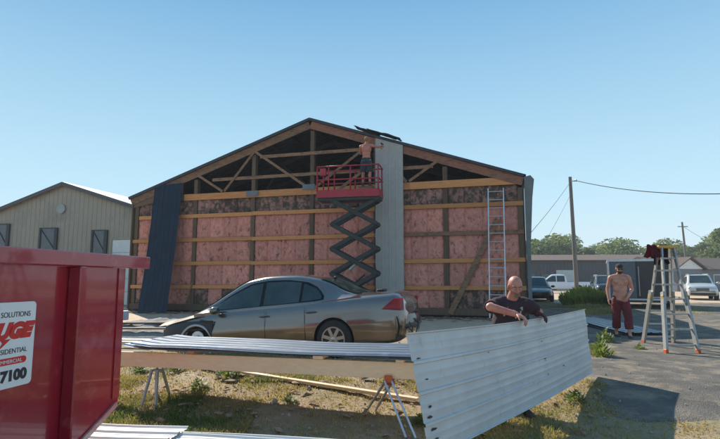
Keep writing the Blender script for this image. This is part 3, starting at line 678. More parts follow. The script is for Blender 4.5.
SUV = Car(
    body=[(-2.35, .78, .42, .98, 1.02), (-2.25, .88, .34, 1.04, 1.06), (-1.6, .93, .28, 1.05, 1.08), (0, .94, .27, 1.03, 1.06), (1.0, .94, .27, 1.02, 1.10), (1.6, .92, .28, .98, 1.08), (2.05, .88, .30, .92, 1.01), (2.28, .80, .34, .82, .90), (2.36, .70, .42, .74, .78)],
    top=[(-2.26, 1.03, 1.06, .80, .72), (-2.16, 1.03, 1.38, .84, .70), (-1.95, 1.03, 1.62, .87, .68), (-1.2, 1.03, 1.71, .88, .67), (0, 1.02, 1.72, .88, .67), (.45, 1.02, 1.68, .88, .67), (.8, 1.02, 1.48, .87, .70), (1.3, 1.02, 1.16, .84, .76), (1.45, 1.01, 1.06, .80, .76)],
    wheels=[-1.35, 1.45], roof_r=.12)
def suv(t, m_body):
    simple_vehicle(t, SUV, m_body, M_glass,
        [([(-.05 + .1, 1.07), (1.05, 1.06)], [(.05, 1.57), (.4, 1.56), (.75, 1.36), (1.05, 1.16)]), ([(-1.0, 1.08), (0, 1.07)], [(-1.0, 1.58), (0, 1.585)]), ([(-1.95, 1.10), (-1.08, 1.08)], [(-1.95, 1.38), (-1.8, 1.53), (-1.08, 1.57)])],
        [('windscreen', 1.32, .52), ('rear_window', -2.21, -2.0)])
    lamps(t, 2.24, .66, .80, rx=-2.33, ry=.76, rzz=.9)
    bm = B()
    for k in range(4): bx(bm, 2.31, 2.39, -.36, .36, .60 + k * .055, .632 + k * .055)
    obj('grille', bm, M_black, t); bm = B(); bx(bm, 2.26, 2.41, -.72, .72, .36, .50, bev=.03); obj('bumper', bm, M_black, t)
    for sg in (1, -1):
        bm = B(); bmesh.ops.create_uvsphere(bm, u_segments=12, v_segments=8, radius=1, matrix=Matrix.Translation((1.0, sg * 1.04, 1.14)) @ Matrix.Diagonal((.07, .11, .09, 1))); obj('wing_mirror', bm, m_body, t, smooth=True)
        bm = B(); tube(bm, [(.6, sg * .56, 1.74), (-1.8, sg * .56, 1.73)], .02, 6); obj('roof_rail', bm, M_alu, t)
M_silver = mat('silver_car_paint', (.60, .58, .53), (.55, .53, .49), rough=.3, metal=.3, coat=.5)
c = at(703, 299, 34.5)
t = thing('parked_suv', 'silver sport utility car parked on the gravel lot near the white gabled house', 'car', (c.x + .75, 36.0, 0), R(-118) + R(0))
suv(t, M_silver)
M_blackpaint = mat('black_car_paint', (.012, .013, .016), (.02, .02, .022), rough=.25, coat=.6)
t = thing('parked_suv', 'black sport utility vehicle parked behind the green bush left of the trailer', 'car', (19.95, 42.0, 0), R(-108))
suv(t, M_blackpaint)
t = thing('sedan_car', 'black sedan just beyond the right corner of the barn, behind the bald man', 'car', (11.4, 33.4, 0), R(-106))
sedan(t, M_blackpaint, False, M_glass, M_rim)
PK = Car(
    body=[(-2.9, .88, .50, 1.08, 1.09), (-2.85, .95, .45, 1.13, 1.14), (-1.0, .97, .42, 1.13, 1.14), (.2, .97, .42, 1.12, 1.13), (1.2, .97, .42, 1.10, 1.17), (2.0, .96, .42, 1.08, 1.16), (2.6, .93, .44, 1.02, 1.10), (2.85, .86, .50, .95, 1.0)],
    top=[(-.78, 1.10, 1.12, .85, .80), (-.70, 1.10, 1.60, .88, .74), (-.55, 1.10, 1.86, .90, .72), (.2, 1.10, 1.90, .90, .72), (.65, 1.10, 1.86, .90, .72), (1.0, 1.10, 1.62, .89, .75), (1.5, 1.10, 1.25, .86, .80), (1.62, 1.09, 1.13, .82, .80)],
    wheels=[-1.75, 1.85], roof_r=.12)
t = thing('pickup_truck', 'white pickup truck parked far behind in front of the long grey shed', 'pickup truck', (20.0, 52.0, 0), R(168))
simple_vehicle(t, PK, mat('white_car_paint', (.74, .76, .78), (.7, .72, .74), rough=.3, coat=.5), M_glass,
    [([(.28, 1.15), (1.25, 1.15)], [(.28, 1.74), (.6, 1.74), (.95, 1.52), (1.25, 1.25)]), ([(-.55, 1.15), (.2, 1.15)], [(-.55, 1.70), (-.5, 1.74), (.2, 1.75)])],
    [('windscreen', 1.52, .70), ('rear_window', -.76, -.60)], rw=.40, arch=.47)
lamps(t, 2.74, .74, .90, rx=-2.87, ry=.84, rzz=.95)
bm = B(); bx(bm, -2.75, -.85, -.72, .72, 1.135, 1.155); obj('truck_bed', bm, M_black, t)
bm = B(); bx(bm, 2.78, 2.92, -.85, .85, .50, .68, bev=.03); bx(bm, -3.0, -2.86, -.85, .85, .48, .62, bev=.03); obj('bumper', bm, M_alu, t)

# enclosed trailer ------------------------------------------------
tp0 = at(607, 309, 25); 
t = thing('cargo_trailer', 'black enclosed cargo trailer with silver edge trim behind the shirtless man', 'trailer', (12.1, 25.0, 0), R(-25))
M_tb = mat('black_trailer_skin', (.018, .02, .024), (.012, .013, .016), rough=.35); M_tg = mat('dark_grey_trailer_skin', (.12, .135, .15), (.09, .10, .115), rough=.4)
TW, TH, TL = 2.7, 2.35, 4.8
bm = B(); bx(bm, 0, TW, 0, TL, .42, TH - .03); obj('box', bm, M_tb, t)
bm = B(); bx(bm, .06, 1.18, -.035, -.003, .48, TH - .12, bev=.01); obj('rear_door', bm, M_tg, t)
bm = B(); bx(bm, 1.22, TW - .06, -.035, -.003, .48, TH - .12, bev=.01); obj('rear_door', bm, M_tb, t)
for a in ((-.02, .055, -.05, .03, .40, TH), (TW - .055, TW + .02, -.05, .03, .40, TH), (.056, TW - .056, -.05, .03, TH - .11, TH - .001), (.056, TW - .056, -.05, .03, .40, .475)):
    bm = B(); bx(bm, *a); obj('edge_trim', bm, M_alu, t)
bm = B(); bx(bm, -.02, .05, .031, TL, TH - .09, TH); bx(bm, TW - .05, TW + .02, .031, TL, TH - .09, TH); obj('roof_rail', bm, M_alu, t)
for x in (-.12, TW - .1):
    for y in (2.0, 2.85):
        w = thing('wheel', None, None); w.parent = t
        bm = B(); lathe(bm, [(.2, 0), (.33, 0), (.35, .04), (.35, .18), (.33, .22), (.2, .22)], 24, 'X', (x, y, .35)); obj('tyre', bm, M_tyre, w, smooth=True, ang=40)
        bm = B(); lathe(bm, [(.21, .03), (.21, .19), (.07, .2)], 16, 'X', (x, y, .35)); obj('rim', bm, M_alu, w)
for x in (.25, TW - .25):
    bm = B(); bx(bm, x - .06, x + .06, -.06, -.045, .55, .62); obj('tail_lamp', bm, mat('red_lamp_lens', (.5, .02, .02), rough=.1), t)
bm = B(); tube(bm, [(1.3, -.05, .6), (1.3, -.05, 2.0)], .018, 6); obj('door_bar', bm, M_alu, t)
bm = B(); bx(bm, .15, TW - .15, -.25, .3, .30, .40); beam(bm, (TW/2, TL, .42), (TW/2, TL + 1.2, .42), .1, .1); obj('bumper', bm, M_black, t)

# ------------------------------------------------------------------ scissor lift
LX, LY = -.37, 18.1
lift = thing('scissor_lift', 'red scissor lift raised on dark green crossed arms before the gable', 'lift', (LX, LY, 0), R(-12))
HW = 1.13; PZ = 4.28
bm = B(); bx(bm, -1.15, 1.15, -.38, .38, .22, .60, bev=.03); obj('chassis', bm, M_red_lift, lift)
bm = B(); bx(bm, -1.0, .9, -.30, .30, .60, .68, bev=.01); obj('base_frame', bm, M_arm, lift)
for x in (-.85, .85):
    for sg in (-1, 1):
        bm = B(); lathe(bm, [(.1, -.07), (.20, -.07), (.205, 0), (.20, .07), (.1, .07)], 20, 'Y', (x, sg * .40, .205)); obj('wheel', bm, M_tyre, lift, smooth=True, ang=40)
ns = 4; zb_, zt_ = .72, PZ - .10; hs = (zt_ - zb_) / ns; AX0, AX1 = -.60, 1.02
for k in range(ns):
    z0, z1 = zb_ + k * hs, zb_ + (k + 1) * hs
    for y in (-.30, .30):
        for i, (a, b) in enumerate((((AX0, z0), (AX1, z1)), ((AX1, z0), (AX0, z1)))):
            yy = y + (.032 if i else -.032) * (1 if y > 0 else -1)
            bm = B(); beam(bm, (a[0], yy, a[1]), (b[0], yy, b[1]), .06, .15, up=(0, 0, 1), bev=.012); obj('scissor_arm', bm, M_arm, lift)
    for x, z in ((AX0, z1), (AX1, z1), ((AX0 + AX1) / 2, (z0 + z1) / 2)):
        bm = B(); tube(bm, [(x, -.37, z), (x, .37, z)], .045, 12); obj('pivot_pin', bm, M_arm, lift, smooth=True, ang=40)
for k, (a, b) in enumerate((((-.35, .8), (.55, 1.55)), ((.0, 1.72), (.72, 2.35)))):
    bm = B(); A = V((a[0], 0, a[1])); C = V((b[0], 0, b[1])); tube(bm, [A, A + (C - A) * .6], .055, 12); tube(bm, [A + (C - A) * .6, C], .032, 10); obj('lift_cylinder', bm, M_alu if k else M_arm, lift, smooth=True, ang=40)
bm = B(); tube(bm, [(AX1 - .1, -.2, .7 + .35 * k + .0) if k % 2 == 0 else (AX1 - .04, -.2, .7 + .35 * k) for k in range(11)], .012, 6); obj('hydraulic_hose', bm, M_black, lift, smooth=True)
P0, P1, PD = -1.10, 1.13, .40
bm = B(); bx(bm, P0, P1, -PD, PD, PZ, PZ + .07); obj('platform_deck', bm, M_red_lift, lift)
for a in ((P0, P1, -PD - .022, -PD - .001), (P0, P1, PD + .001, PD + .022)):
    bm = B(); bx(bm, a[0], a[1], a[2], a[3], PZ - .02, PZ + .25); obj('toe_board', bm, M_red_lift, lift)
for x in (P0 - .021, P1 + .001): bm = B(); bx(bm, x, x + .02, -PD, PD, PZ - .02, PZ + .25); obj('toe_board', bm, M_red_lift, lift)
bm = B(); bx(bm, P0, P1, -PD + .05, PD - .05, PZ - .12, PZ - .005); obj('deck_frame', bm, M_arm, lift)
for z in (PZ + .62, PZ + 1.10):
    for y in (-PD, PD): bm = B(); tube(bm, [(P0, y, z), (P1, y, z)], .027, 8); obj('guard_rail', bm, M_red_lift, lift, smooth=True)
    for x in (P0, P1): bm = B(); tube(bm, [(x, -PD, z), (x, PD, z)], .027, 8); obj('guard_rail', bm, M_red_lift, lift, smooth=True)
for x in (P0, P0 + .42, (P0 + P1) / 2 + .1, P1 - .02):
    for y in (-PD, PD): bm = B(); tube(bm, [(x, y, PZ + .2), (x, y, PZ + 1.12)], .028, 8); obj('rail_post', bm, M_red_lift, lift, smooth=True)
bm = B(); bx(bm, P0 + .12, P0 + .34, -PD - .10, -PD + .04, PZ + .75, PZ + 1.02, bev=.02); obj('control_box', bm, M_red_lift, lift)
bm = B(); beam(bm, (P0 + .5, PD - .1, PZ + .3), (P1 - .4, PD - .1, PZ + 1.25), .04, .10); tl = obj('loose_board', bm, M_lumber2, None); setp(tl, 'short board leaning inside the red lift basket', 'board'); tl.matrix_world = lift.matrix_world.copy() if False else (Matrix.Translation((LX, LY, 0)) @ Matrix.Rotation(R(-12), 4, 'Z'))

# ------------------------------------------------------------------ people
def cap(bm, p0, p1, r0, r1, flat=False, n=14, sq=1.0, sdir=None):
    """tapered limb; sq squashes it along sdir"""
    p0, p1 = V(p0), V(p1); d = (p1 - p0); L = d.length; d.normalize(); a = (V(sdir) if sdir else d.orthogonal()); a = (a - d * a.dot(d)).normalized(); b = d.cross(a)
    pr = []
    if not flat: pr += [(-r0 * math.cos(t), r0 * math.sin(t)) for t in (R(15), R(40), R(65))]
    pr += [(L * k / 5, r0 + (r1 - r0) * k / 5) for k in range(6)]
    if not flat: pr += [(L + r1 * math.cos(t), r1 * math.sin(t)) for t in (R(65), R(40), R(15))]
    rings = [[bm.verts.new(p0 + d * h + (a * math.cos(k * 2 * math.pi / n) * sq + b * math.sin(k * 2 * math.pi / n)) * r) for k in range(n)] for h, r in pr]
    for i in range(len(rings) - 1):
        for k in range(n): bm.faces.new((rings[i][k], rings[i][(k+1) % n], rings[i+1][(k+1) % n], rings[i+1][k]))
    bm.faces.new(rings[0][::-1]); bm.faces.new(rings[-1])
def ell(bm, c, r, rot=None):
    Mx = Matrix.Translation(V(c)) @ (rot.to_4x4() if rot else Matrix.Identity(4)) @ Matrix.Diagonal((*r, 1))
    bmesh.ops.create_uvsphere(bm, u_segments=18, v_segments=12, radius=1, matrix=Mx)
def fuse(name, bm, vox, m, parent, smooth_it=3, disp=0):
    bmesh.ops.recalc_face_normals(bm, faces=bm.faces); me = bpy.data.meshes.new(name); bm.to_mesh(me); bm.free()
    o = bpy.data.objects.new('tmp', me); COL.objects.link(o)
    md = o.modifiers.new('r', 'REMESH'); md.mode = 'VOXEL'; md.voxel_size = vox
    ms = o.modifiers.new('s', 'SMOOTH'); ms.iterations = smooth_it; ms.factor = .5
    bpy.context.view_layer.update(); me2 = bpy.data.meshes.new_from_object(o.evaluated_get(bpy.context.evaluated_depsgraph_get())); bpy.data.objects.remove(o)
    if disp:
        for v in me2.vertices: v.co += v.normal * disp * noise.fractal(v.co * 9, .7, 2.2, 3)
    me2.materials.clear(); me2.materials.append(m); me2.name = name
    for p in me2.polygons: p.use_smooth = True
    return link(name, me2, parent)
def hand(bm, wrist, fdir, palm_n, side, curl=.5, s=1.0):
    """palm, four bent fingers and a thumb; fdir where fingers point, palm_n the palm's outward normal"""
    w = V(wrist); f = V(fdir).normalized(); n = V(palm_n); n = (n - f * n.dot(f)).normalized(); q = f.cross(n) * side
    c = w + f * .045 * s
    rot = Matrix((q, f, n)).transposed(); ell(bm, c, (.042 * s, .055 * s, .019 * s), rot)
    for k, (o_, ln) in enumerate(((-.030, .070), (-.010, .080), (.011, .075), (.030, .060))):
        p = w + f * .085 * s + q * o_ * s; d = f; r = .0098 * s
        for j, fr in enumerate((.45, .32, .23)):
            ang = curl * (.55 + .45 * j); d = (d * math.cos(ang) + n * math.sin(ang)).normalized(); p2 = p + d * ln * fr * 1.15 * s; cap(bm, p, p2, r, r * .92, n=8); p = p2; r *= .92
    p = w + f * .03 * s - q * .032 * s; d = (f * .75 - q * .62 + n * .25).normalized(); p2 = p + d * .042 * s; cap(bm, p, p2, .014 * s, .0115 * s, n=8); d = (d + n * curl * .8 + f * .3).normalized(); cap(bm, p2, p2 + d * .034 * s, .0115 * s, .0095 * s, n=8)
def head(bm, c, rot, s=1.0):
    """face looks along rot @ -Y; c is the middle of the skull"""
    T = lambda x, y, z: V(c) + rot @ V((x * s, y * s, z * s))
    ell(bm, T(0, .012, .022), (.076*s, .095*s, .092*s), rot); ell(bm, T(0, -.018, -.035), (.063*s, .072*s, .075*s), rot); ell(bm, T(0, -.045, -.083), (.038*s, .036*s, .030*s), rot)
    cap(bm, T(0, -.088, .012), T(0, -.109, -.028), .009*s, .014*s, n=8); ell(bm, T(0, -.098, -.034), (.020*s, .014*s, .010*s), rot)
    for q in (-1, 1):
        ell(bm, T(q*.078, .008, -.012), (.009*s, .020*s, .032*s), rot); ell(bm, T(q*.032, -.066, -.026), (.026*s, .024*s, .022*s), rot); cap(bm, T(q*.012, -.083, .030), T(q*.052, -.068, .030), .0095*s, .008*s, n=8)
    ell(bm, T(0, -.085, -.061), (.024*s, .012*s, .007*s), rot); ell(bm, T(0, -.082, -.073), (.020*s, .012*s, .008*s), rot)
    return T
M_eye = mat('eye_white', (.6, .58, .55), rough=.3); M_hairline = mat('brown_hair', (.05, .028, .015), (.03, .018, .01), rough=.8, scale=30, bump=.02)
M_lip = mat('lip', (.33, .10, .08), rough=.5)
def face(T, parent, s=1.0, brow=M_hairline):
    for q in (-1, 1):
        bm = B(); ell(bm, T(q*.031, -.0815, .006), (.0135*s, .009*s, .0075*s)); e = obj('eye', bm, M_eye, parent, smooth=True)
        bm = B(); ell(bm, T(q*.031, -.0895, .006), (.0055*s, .003*s, .0055*s)); obj('iris', bm, M_black, e, smooth=True)
        bm = B(); cap(bm, T(q*.014, -.092, .034), T(q*.050, -.078, .035), .005*s, .004*s, n=6); obj('eyebrow', bm, brow, parent, smooth=True)
    bm = B(); cap(bm, T(-.02, -.094, -.067), T(.02, -.094, -.067), .0035*s, .0035*s, n=6); obj('mouth', bm, M_lip, parent, smooth=True)

# --- shirtless man in maroon shorts, walking towards us on the right (1.78 m); local -Y is forward
mp_ = G0 = V((6.24, 12.35, 0)); man = thing('person', 'shirtless man in dark cap and loose maroon trousers walking past the stepladder', 'person', G0, R(-14))
I3 = Matrix.Identity(3)
bm = B()
hip = V((0, .02, .93)); chest = V((.0, -.0, 1.30)); neck = V((0, -.02, 1.50))
cap(bm, hip + V((0, 0, -.02)), V((0, .0, 1.12)), .150, .135, sq=1.0, sdir=(0, 1, 0)); ell(bm, (0, .0, 1.02), (.165, .125, .14)); ell(bm, (0, -.005, 1.16), (.155, .115, .16)); ell(bm, (0, 0, 1.30), (.180, .122, .15)); ell(bm, (0, .01, 1.40), (.185, .10, .075))
for q in (-1, 1):
    ell(bm, (q * .082, -.085, 1.335), (.082, .042, .058)); ell(bm, (q * .185, .01, 1.415), (.068, .066, .072)); cap(bm, (q*.06, .02, 1.47), (q*.19, .012, 1.43), .05, .055)
cap(bm, (0, .015, 1.44), (0, -.015, 1.55), .062, .056)
# man's right arm (viewer's left) hangs back, left arm comes forward to the belly
cap(bm, (-.205, .01, 1.41), (-.265, .06, 1.15), .054, .042); cap(bm, (-.265, .06, 1.15), (-.27, -.02, .92), .043, .028); hand(bm, (-.27, -.02, .92), (0, -.15, -1), (1, 0, 0), 1, .5)
cap(bm, (.205, .01, 1.41), (.27, .04, 1.14), .056, .043); cap(bm, (.27, .04, 1.14), (.12, -.18, .97), .044, .029); hand(bm, (.12, -.18, .97), (-.5, -.5, -.75), (-.6, .5, 0), -1, .7)
# legs
kn = {1: V((.115, -.09, .50)), -1: V((-.10, .02, .50))}; an = {1: V((.12, -.16, .09)), -1: V((-.10, .17, .11))}
for q in (1, -1):
    h = V((q * .095, .02, .90)); cap(bm, h, kn[q], .088, .06); cap(bm, kn[q], an[q], .056, .038); ell(bm, kn[q] * .62 + an[q] * .38 + V((0, .02, 0)), (.05, .055, .10)); cap(bm, an[q], an[q] + V((0, -.10, -.045)), .036, .028)
hr = (Matrix.Rotation(R(14), 3, 'X')); T = head(bm, V((0, -.045, 1.635)), hr)
body = fuse('body', bm, .0075, M_skin, man)
face(T, man)
bm = B(); ell(bm, T(0, .010, .050), (.083, .101, .072), hr); bmesh.ops.bisect_plane(bm, geom=bm.verts[:] + bm.edges[:] + bm.faces[:], plane_co=T(0, 0, .038), plane_no=hr @ V((0, 0, -1)), clear_outer=True)
M_cap = mat('dark_cap_cloth', (.02, .015, .02), (.035, .02, .03), rough=.9, scale=20)
c_ = obj('cap', bm, M_cap, man, smooth=True)
bm = B(); grid(bm, lambda u, v: T((u - .5) * .15, -.085 - .065 * v * math.cos((u - .5) * 2.4), .045 - .02 * (abs(u - .5) * 2) ** 2 - .006 * v), 10, 4); bmesh.ops.solidify(bm, geom=bm.faces, thickness=.005); obj('brim', bm, M_cap, c_, smooth=True)
bm = B(); ell(bm, T(0, -.060, -.072), (.052, .045, .045), hr); ell(bm, T(0, -.035, -.05), (.068, .05, .045), hr); bmesh.ops.bisect_plane(bm, geom=bm.verts[:] + bm.edges[:] + bm.faces[:], plane_co=T(0, 0, -.045), plane_no=hr @ V((0, .2, 1)), clear_outer=True); obj('beard', bm, M_hairline, man, smooth=True)
bm = B()
for q in (-1, 1):
    ell(bm, T(q * .033, -.098, .004), (.025, .008, .017), hr)
cap(bm, T(-.07, -.085, .008), T(.07, -.085, .008), .004, .004, n=6); obj('sunglasses', bm, M_black, man, smooth=True)
M_maroon = mat('maroon_cloth', (.15, .012, .022), (.09, .006, .012), rough=.85, scale=5, bump=.03, bscale=12, spots=(.04, .01, .012), sscale=4, sth=(.55, .68))
bm = B(); ell(bm, (0, .02, .935), (.172, .132, .085)); ell(bm, (0, .02, .86), (.18, .145, .10))
for q in (1, -1):
    a2 = kn[q] + (an[q] - kn[q]) * .68; cap(bm, (q * .092, .02, .88), kn[q] + V((q * .01, 0, 0)), .110, .094); cap(bm, kn[q] + V((q*.01, 0, 0)), a2, .094, .094, flat=True)
sh_ = fuse('trousers', bm, .011, M_maroon, man, 2, disp=.012)
bm = B(); lathe(bm, [(.150, 0), (.158, .0), (.158, .035), (.150, .035)], 24, 'Z', (0, .02, .965)); bmesh.ops.scale(bm, vec=(1.08, .80, 1), verts=bm.verts); obj('waistband', bm, M_black, man, smooth=True, ang=40)
M_shoe = mat('dark_boot_leather', (.02, .018, .016), (.035, .03, .025), rough=.6)
def boot(p, ank, yaw, parent, m=M_shoe, pitch=0):
    bm = B(); r = Matrix.Rotation(yaw, 3, 'Z') @ Matrix.Rotation(pitch, 3, 'X'); q = lambda x, y, z: V(p) + r @ V((x, y, z))
    cap(bm, q(0, .035, .042), q(0, -.15, .036), .042, .040); ell(bm, q(0, -.15, .034), (.047, .06, .034), r); cap(bm, q(0, .03, .06), q(0, .02, .15), .046, .050, flat=True); cap(bm, q(0, .04, .014), q(0, -.17, .014), .040, .042)
    return fuse('boot', bm, .009, m, parent, 2)
for q in (1, -1): boot((an[q].x, an[q].y, .0 if q == 1 else .012), an[q], R(-6 * q), man)

hl = at(406, 333, 3.86); hr_ = at(584, 309, 7.55); hb = at(592, 372, 7.52); hbl = at(429, 458, 3.80)
def edge_at(px):                          # the point of the sheet's top edge seen at a pixel column
    k_ = (px - 360) / FOC / math.cos(PITCH); t_ = (k_ * hl.y - hl.x) / ((hr_.x - hl.x) - k_ * (hr_.y - hl.y)); return hl + (hr_ - hl) * t_
# --- bald man bending behind the held sheet; local frame: he faces the sheet (towards the camera and right)
bald = thing('person', 'bald man in black t-shirt bending over the long grey sheet he holds', 'person', (1.84, 6.16, gz(1.84, 6.16)), R(-6))
bald.scale = (.97, .97, .96)
gzb = gz(2.04, 6.42)
bm = B(); Z0 = 0
pel = V((-.05, .22, .84)); che = V((-.06, .02, 1.26)); nk = V((-.01, -.06, 1.40))
cap(bm, pel, V((-.05, .14, 1.05)), .17, .165, sdir=(0, 1, 0)); ell(bm, (-.055, .09, 1.10), (.185, .15, .17)); ell(bm, (-.055, .03, 1.25), (.20, .145, .14))
sh = {-1: V((-.27, -.0, 1.28)), 1: V((.17, -.03, 1.30))}; el_ = {-1: V((-.33, -.10, 1.04)), 1: V((.27, -.14, 1.08))}; wr_ = {}
bpy.context.view_layer.update(); BI = bald.matrix_world.inverted(); SN = (V((-.78, .63, 0)))
wr_[-1] = BI @ (edge_at(517) + SN * .05 + V((0, 0, .035))); wr_[1] = BI @ (edge_at(536) + SN * .05 + V((0, 0, .035)))
el_[-1] = wr_[-1] + V((-.27, .10, .075)); el_[1] = (sh[1] + wr_[1]) / 2 + V((.10, .10, -.05)); FD = (BI.to_3x3() @ V((.70, -.62, -.35))).normalized(); PN = (BI.to_3x3() @ V((-.4, .2, -1))).normalized()
for q in (-1, 1): ell(bm, sh[q], (.075, .075, .078)); cap(bm, (q*.06 - .05, .0, 1.34), sh[q] + V((0, 0, .02)), .06, .06); cap(bm, sh[q], el_[q], .062, .050); cap(bm, el_[q], wr_[q], .050, .034)
hand(bm, wr_[-1], FD, PN, 1, .95, 1.12); 
cap(bm, (-.04, -.01, 1.34), (-.01, -.07, 1.45), .070, .062)
for q in (-1, 1): cap(bm, (q * .10 - .05, .22, .80), (q * .13 - .05, .06, .46), .10, .066); cap(bm, (q*.13 - .05, .06, .46), (q*.13 - .04, .16 if q < 0 else -.02, .10), .062, .042)
hr = Matrix.Rotation(R(8), 3, 'Z') @ Matrix.Rotation(R(27), 3, 'X'); T = head(bm, V((.0, -.10, 1.535)), hr, 1.06)
fuse('body', bm, .0075, M_skin2, bald); face(T, bald, 1.06, mat('grey_hair', (.2, .16, .13), rough=.9))
bm = B(); cap(bm, T(-.03, -.098, -.052), T(.03, -.098, -.052), .007, .007, n=8); ell(bm, T(0, -.088, -.085), (.026, .020, .02), hr); obj('goatee', bm, mat('grey_hair', (.2, .16, .13), rough=.9), bald, smooth=True)
M_tee = mat('black_shirt_cloth', (.030, .014, .020), (.045, .022, .030), rough=.9, scale=6, bump=.03, bscale=10)
bm = B(); ell(bm, (-.055, .03, 1.26), (.222, .165, .15)); ell(bm, (-.055, .10, 1.09), (.205, .175, .20)); cap(bm, (-.05, .15, 1.02), (-.05, .21, .84), .198, .20, flat=True, sdir=(0, 1, 0)); cap(bm, (-.04, .0, 1.33), (-.03, -.035, 1.375), .095, .078, flat=True)
for q in (-1, 1): cap(bm, (q*.08 - .05, 0, 1.33), sh[q], .085, .088); cap(bm, sh[q], sh[q] + (el_[q] - sh[q]) * .6, .086, .078, flat=True)
fuse('t_shirt', bm, .011, M_tee, bald, 2, disp=.010)
# print on the chest
def chestp(u, v):
    x = -.055 + (u - .5) * .23; z = 1.165 + v * .10; y = .06 - .185 * math.sqrt(max(0, 1 - ((x + .055) / .24) ** 2)) + (1.25 - z) * .15; return V((x + .02, y, z))
bm = B(); grid(bm, lambda u, v: chestp(u, v) + V((0, -.005, .02 * math.sin(u * 8))), 12, 5)
fs = [f for f in bm.faces if noise.noise(f.calc_center_median() * 28) < -.05]; bmesh.ops.delete(bm, geom=fs, context='FACES'); bmesh.ops.solidify(bm, geom=bm.faces, thickness=.012); obj('chest_print', bm, mat('faded_grey_print', (.38, .35, .36), rough=.9), bald)
M_glove = mat('dark_red_glove', (.07, .012, .018), (.05, .01, .015), rough=.8)
bm = B(); hand(bm, wr_[1], FD, PN, -1, .75, 1.15); cap(bm, wr_[1] + (el_[1] - wr_[1]) * .2, wr_[1] + V((.01, -.03, -.02)), .042, .04); fuse('glove', bm, .008, M_glove, bald)
M_denim = mat('dark_denim', (.03, .04, .06), (.02, .025, .04), rough=.9, scale=9)
bm = B(); ell(bm, (-.05, .21, .86), (.19, .165, .12))
for q in (-1, 1):
    k_ = V((q * .13 - .05, .06, .46)); a_ = V((q*.13 - .04, .16 if q < 0 else -.02, .10)); cap(bm, (q * .10 - .05, .22, .80), k_, .125, .092); cap(bm, k_, a_, .092, .082, flat=True)
fuse('trousers', bm, .012, M_denim, bald, 2, disp=.01)
boot((.09, -.02, .0), None, R(8), bald); boot((-.17, .16, .0), None, R(-10), bald)

# --- worker on the lift, seen from behind, arms up to the hung sheet; local +Y is forward
wk = thing('person', 'shirtless worker in dark shorts standing on the lift platform with raised arms', 'person', (LX + .60, LY + .0, PZ + .412), R(-20))
wk.scale = (1.05,) * 3
bm = B()
ell(bm, (0, 0, 1.0), (.16, .12, .13)); ell(bm, (0, .0, 1.14), (.148, .108, .15)); ell(bm, (0, 0, 1.30), (.185, .12, .15)); ell(bm, (0, .0, 1.40), (.19, .095, .07)); cap(bm, (0, 0, 1.43), (0, .02, 1.55), .060, .055)
for q in (-1, 1): ell(bm, (q * .19, 0, 1.42), (.066, .064, .07)); ell(bm, (q*.085, -.07, 1.34), (.08, .045, .10)); cap(bm, (q*.05, 0, 1.47), (q*.18, 0, 1.44), .05, .052)
cap(bm, (.21, 0, 1.42), (.40, .17, 1.40), .054, .042); cap(bm, (.40, .17, 1.40), (.46, .36, 1.50), .042, .028); hand(bm, (.46, .36, 1.50), (.1, 1, .2), (-.6, .3, -.4), 1, .8)
cap(bm, (-.21, 0, 1.42), (-.27, .16, 1.22), .054, .042); cap(bm, (-.27, .16, 1.22), (-.10, .36, 1.30), .042, .028); hand(bm, (-.10, .36, 1.30), (.3, 1, .2), (.6, .2, .2), -1, .6)
for q in (1, -1): cap(bm, (q*.095, .0, .90), (q*.12, .03, .50), .088, .06); cap(bm, (q*.12, .03, .50), (q*.13, -.02 * q, .10), .056, .038); ell(bm, (q*.125, -.02, .37), (.052, .058, .11)); cap(bm, (q*.13, -.02*q, .10), (q*.14, .12 - .02*q, .05), .036, .03)
hr = Matrix.Rotation(R(180), 3, 'Z') @ Matrix.Rotation(R(-14), 3, 'X'); T = head(bm, V((.01, .03, 1.655)), hr)
fuse('body', bm, .0085, M_skin3, wk); face(T, wk)
bm = B(); ell(bm, T(0, .020, .030), (.083, .098, .092), hr); bmesh.ops.bisect_plane(bm, geom=bm.verts[:] + bm.edges[:] + bm.faces[:], plane_co=T(0, -.03, .02), plane_no=hr @ V((0, -1, -.6)), clear_outer=True); obj('hair', bm, mat('fair_hair', (.30, .17, .08), (.2, .11, .05), rough=.8, scale=30, bump=.03), wk, smooth=True)
M_short = mat('dark_teal_shorts', (.025, .05, .06), (.018, .035, .045), rough=.9, scale=6, bump=.02)
bm = B(); ell(bm, (0, 0, .97), (.172, .13, .08)); ell(bm, (0, 0, .88), (.178, .14, .10))
for q in (1, -1): cap(bm, (q*.095, 0, .90), (q*.125, .03, .52), .112, .106, flat=True)
fuse('shorts', bm, .012, M_short, wk, 2, disp=.01)
for q in (1, -1):
    b_ = boot((q*.135, -.02*q, .0), None, R(180 - 8 * q), wk)
drill = thing('cordless_drill', 'dark cordless drill in the hand of the worker on the lift', 'drill', (0, 0, 0)); dl = Matrix.Translation((LX + .60, LY, PZ + .472)) @ Matrix.Rotation(R(-20), 4, 'Z') @ Matrix.Translation((.46, .44, 1.56)); drill.matrix_world = dl
bm = B(); tube(bm, [(0, -.09, .03), (0, .08, .03)], .032, 10); obj('motor_housing', bm, M_black, drill, smooth=True, ang=40)
bm = B(); tube(bm, [(0, .08, .03), (0, .14, .03)], .018, 10, r2=.008); obj('chuck', bm, M_alu, drill)
bm = B(); beam(bm, (0, -.03, .01), (0, -.06, -.12), .03, .045, bev=.006); obj('handle', bm, M_black, drill)
bm = B(); bx(bm, -.035, .035, -.11, .0, -.17, -.12, bev=.008); obj('battery', bm, M_yellow, drill)

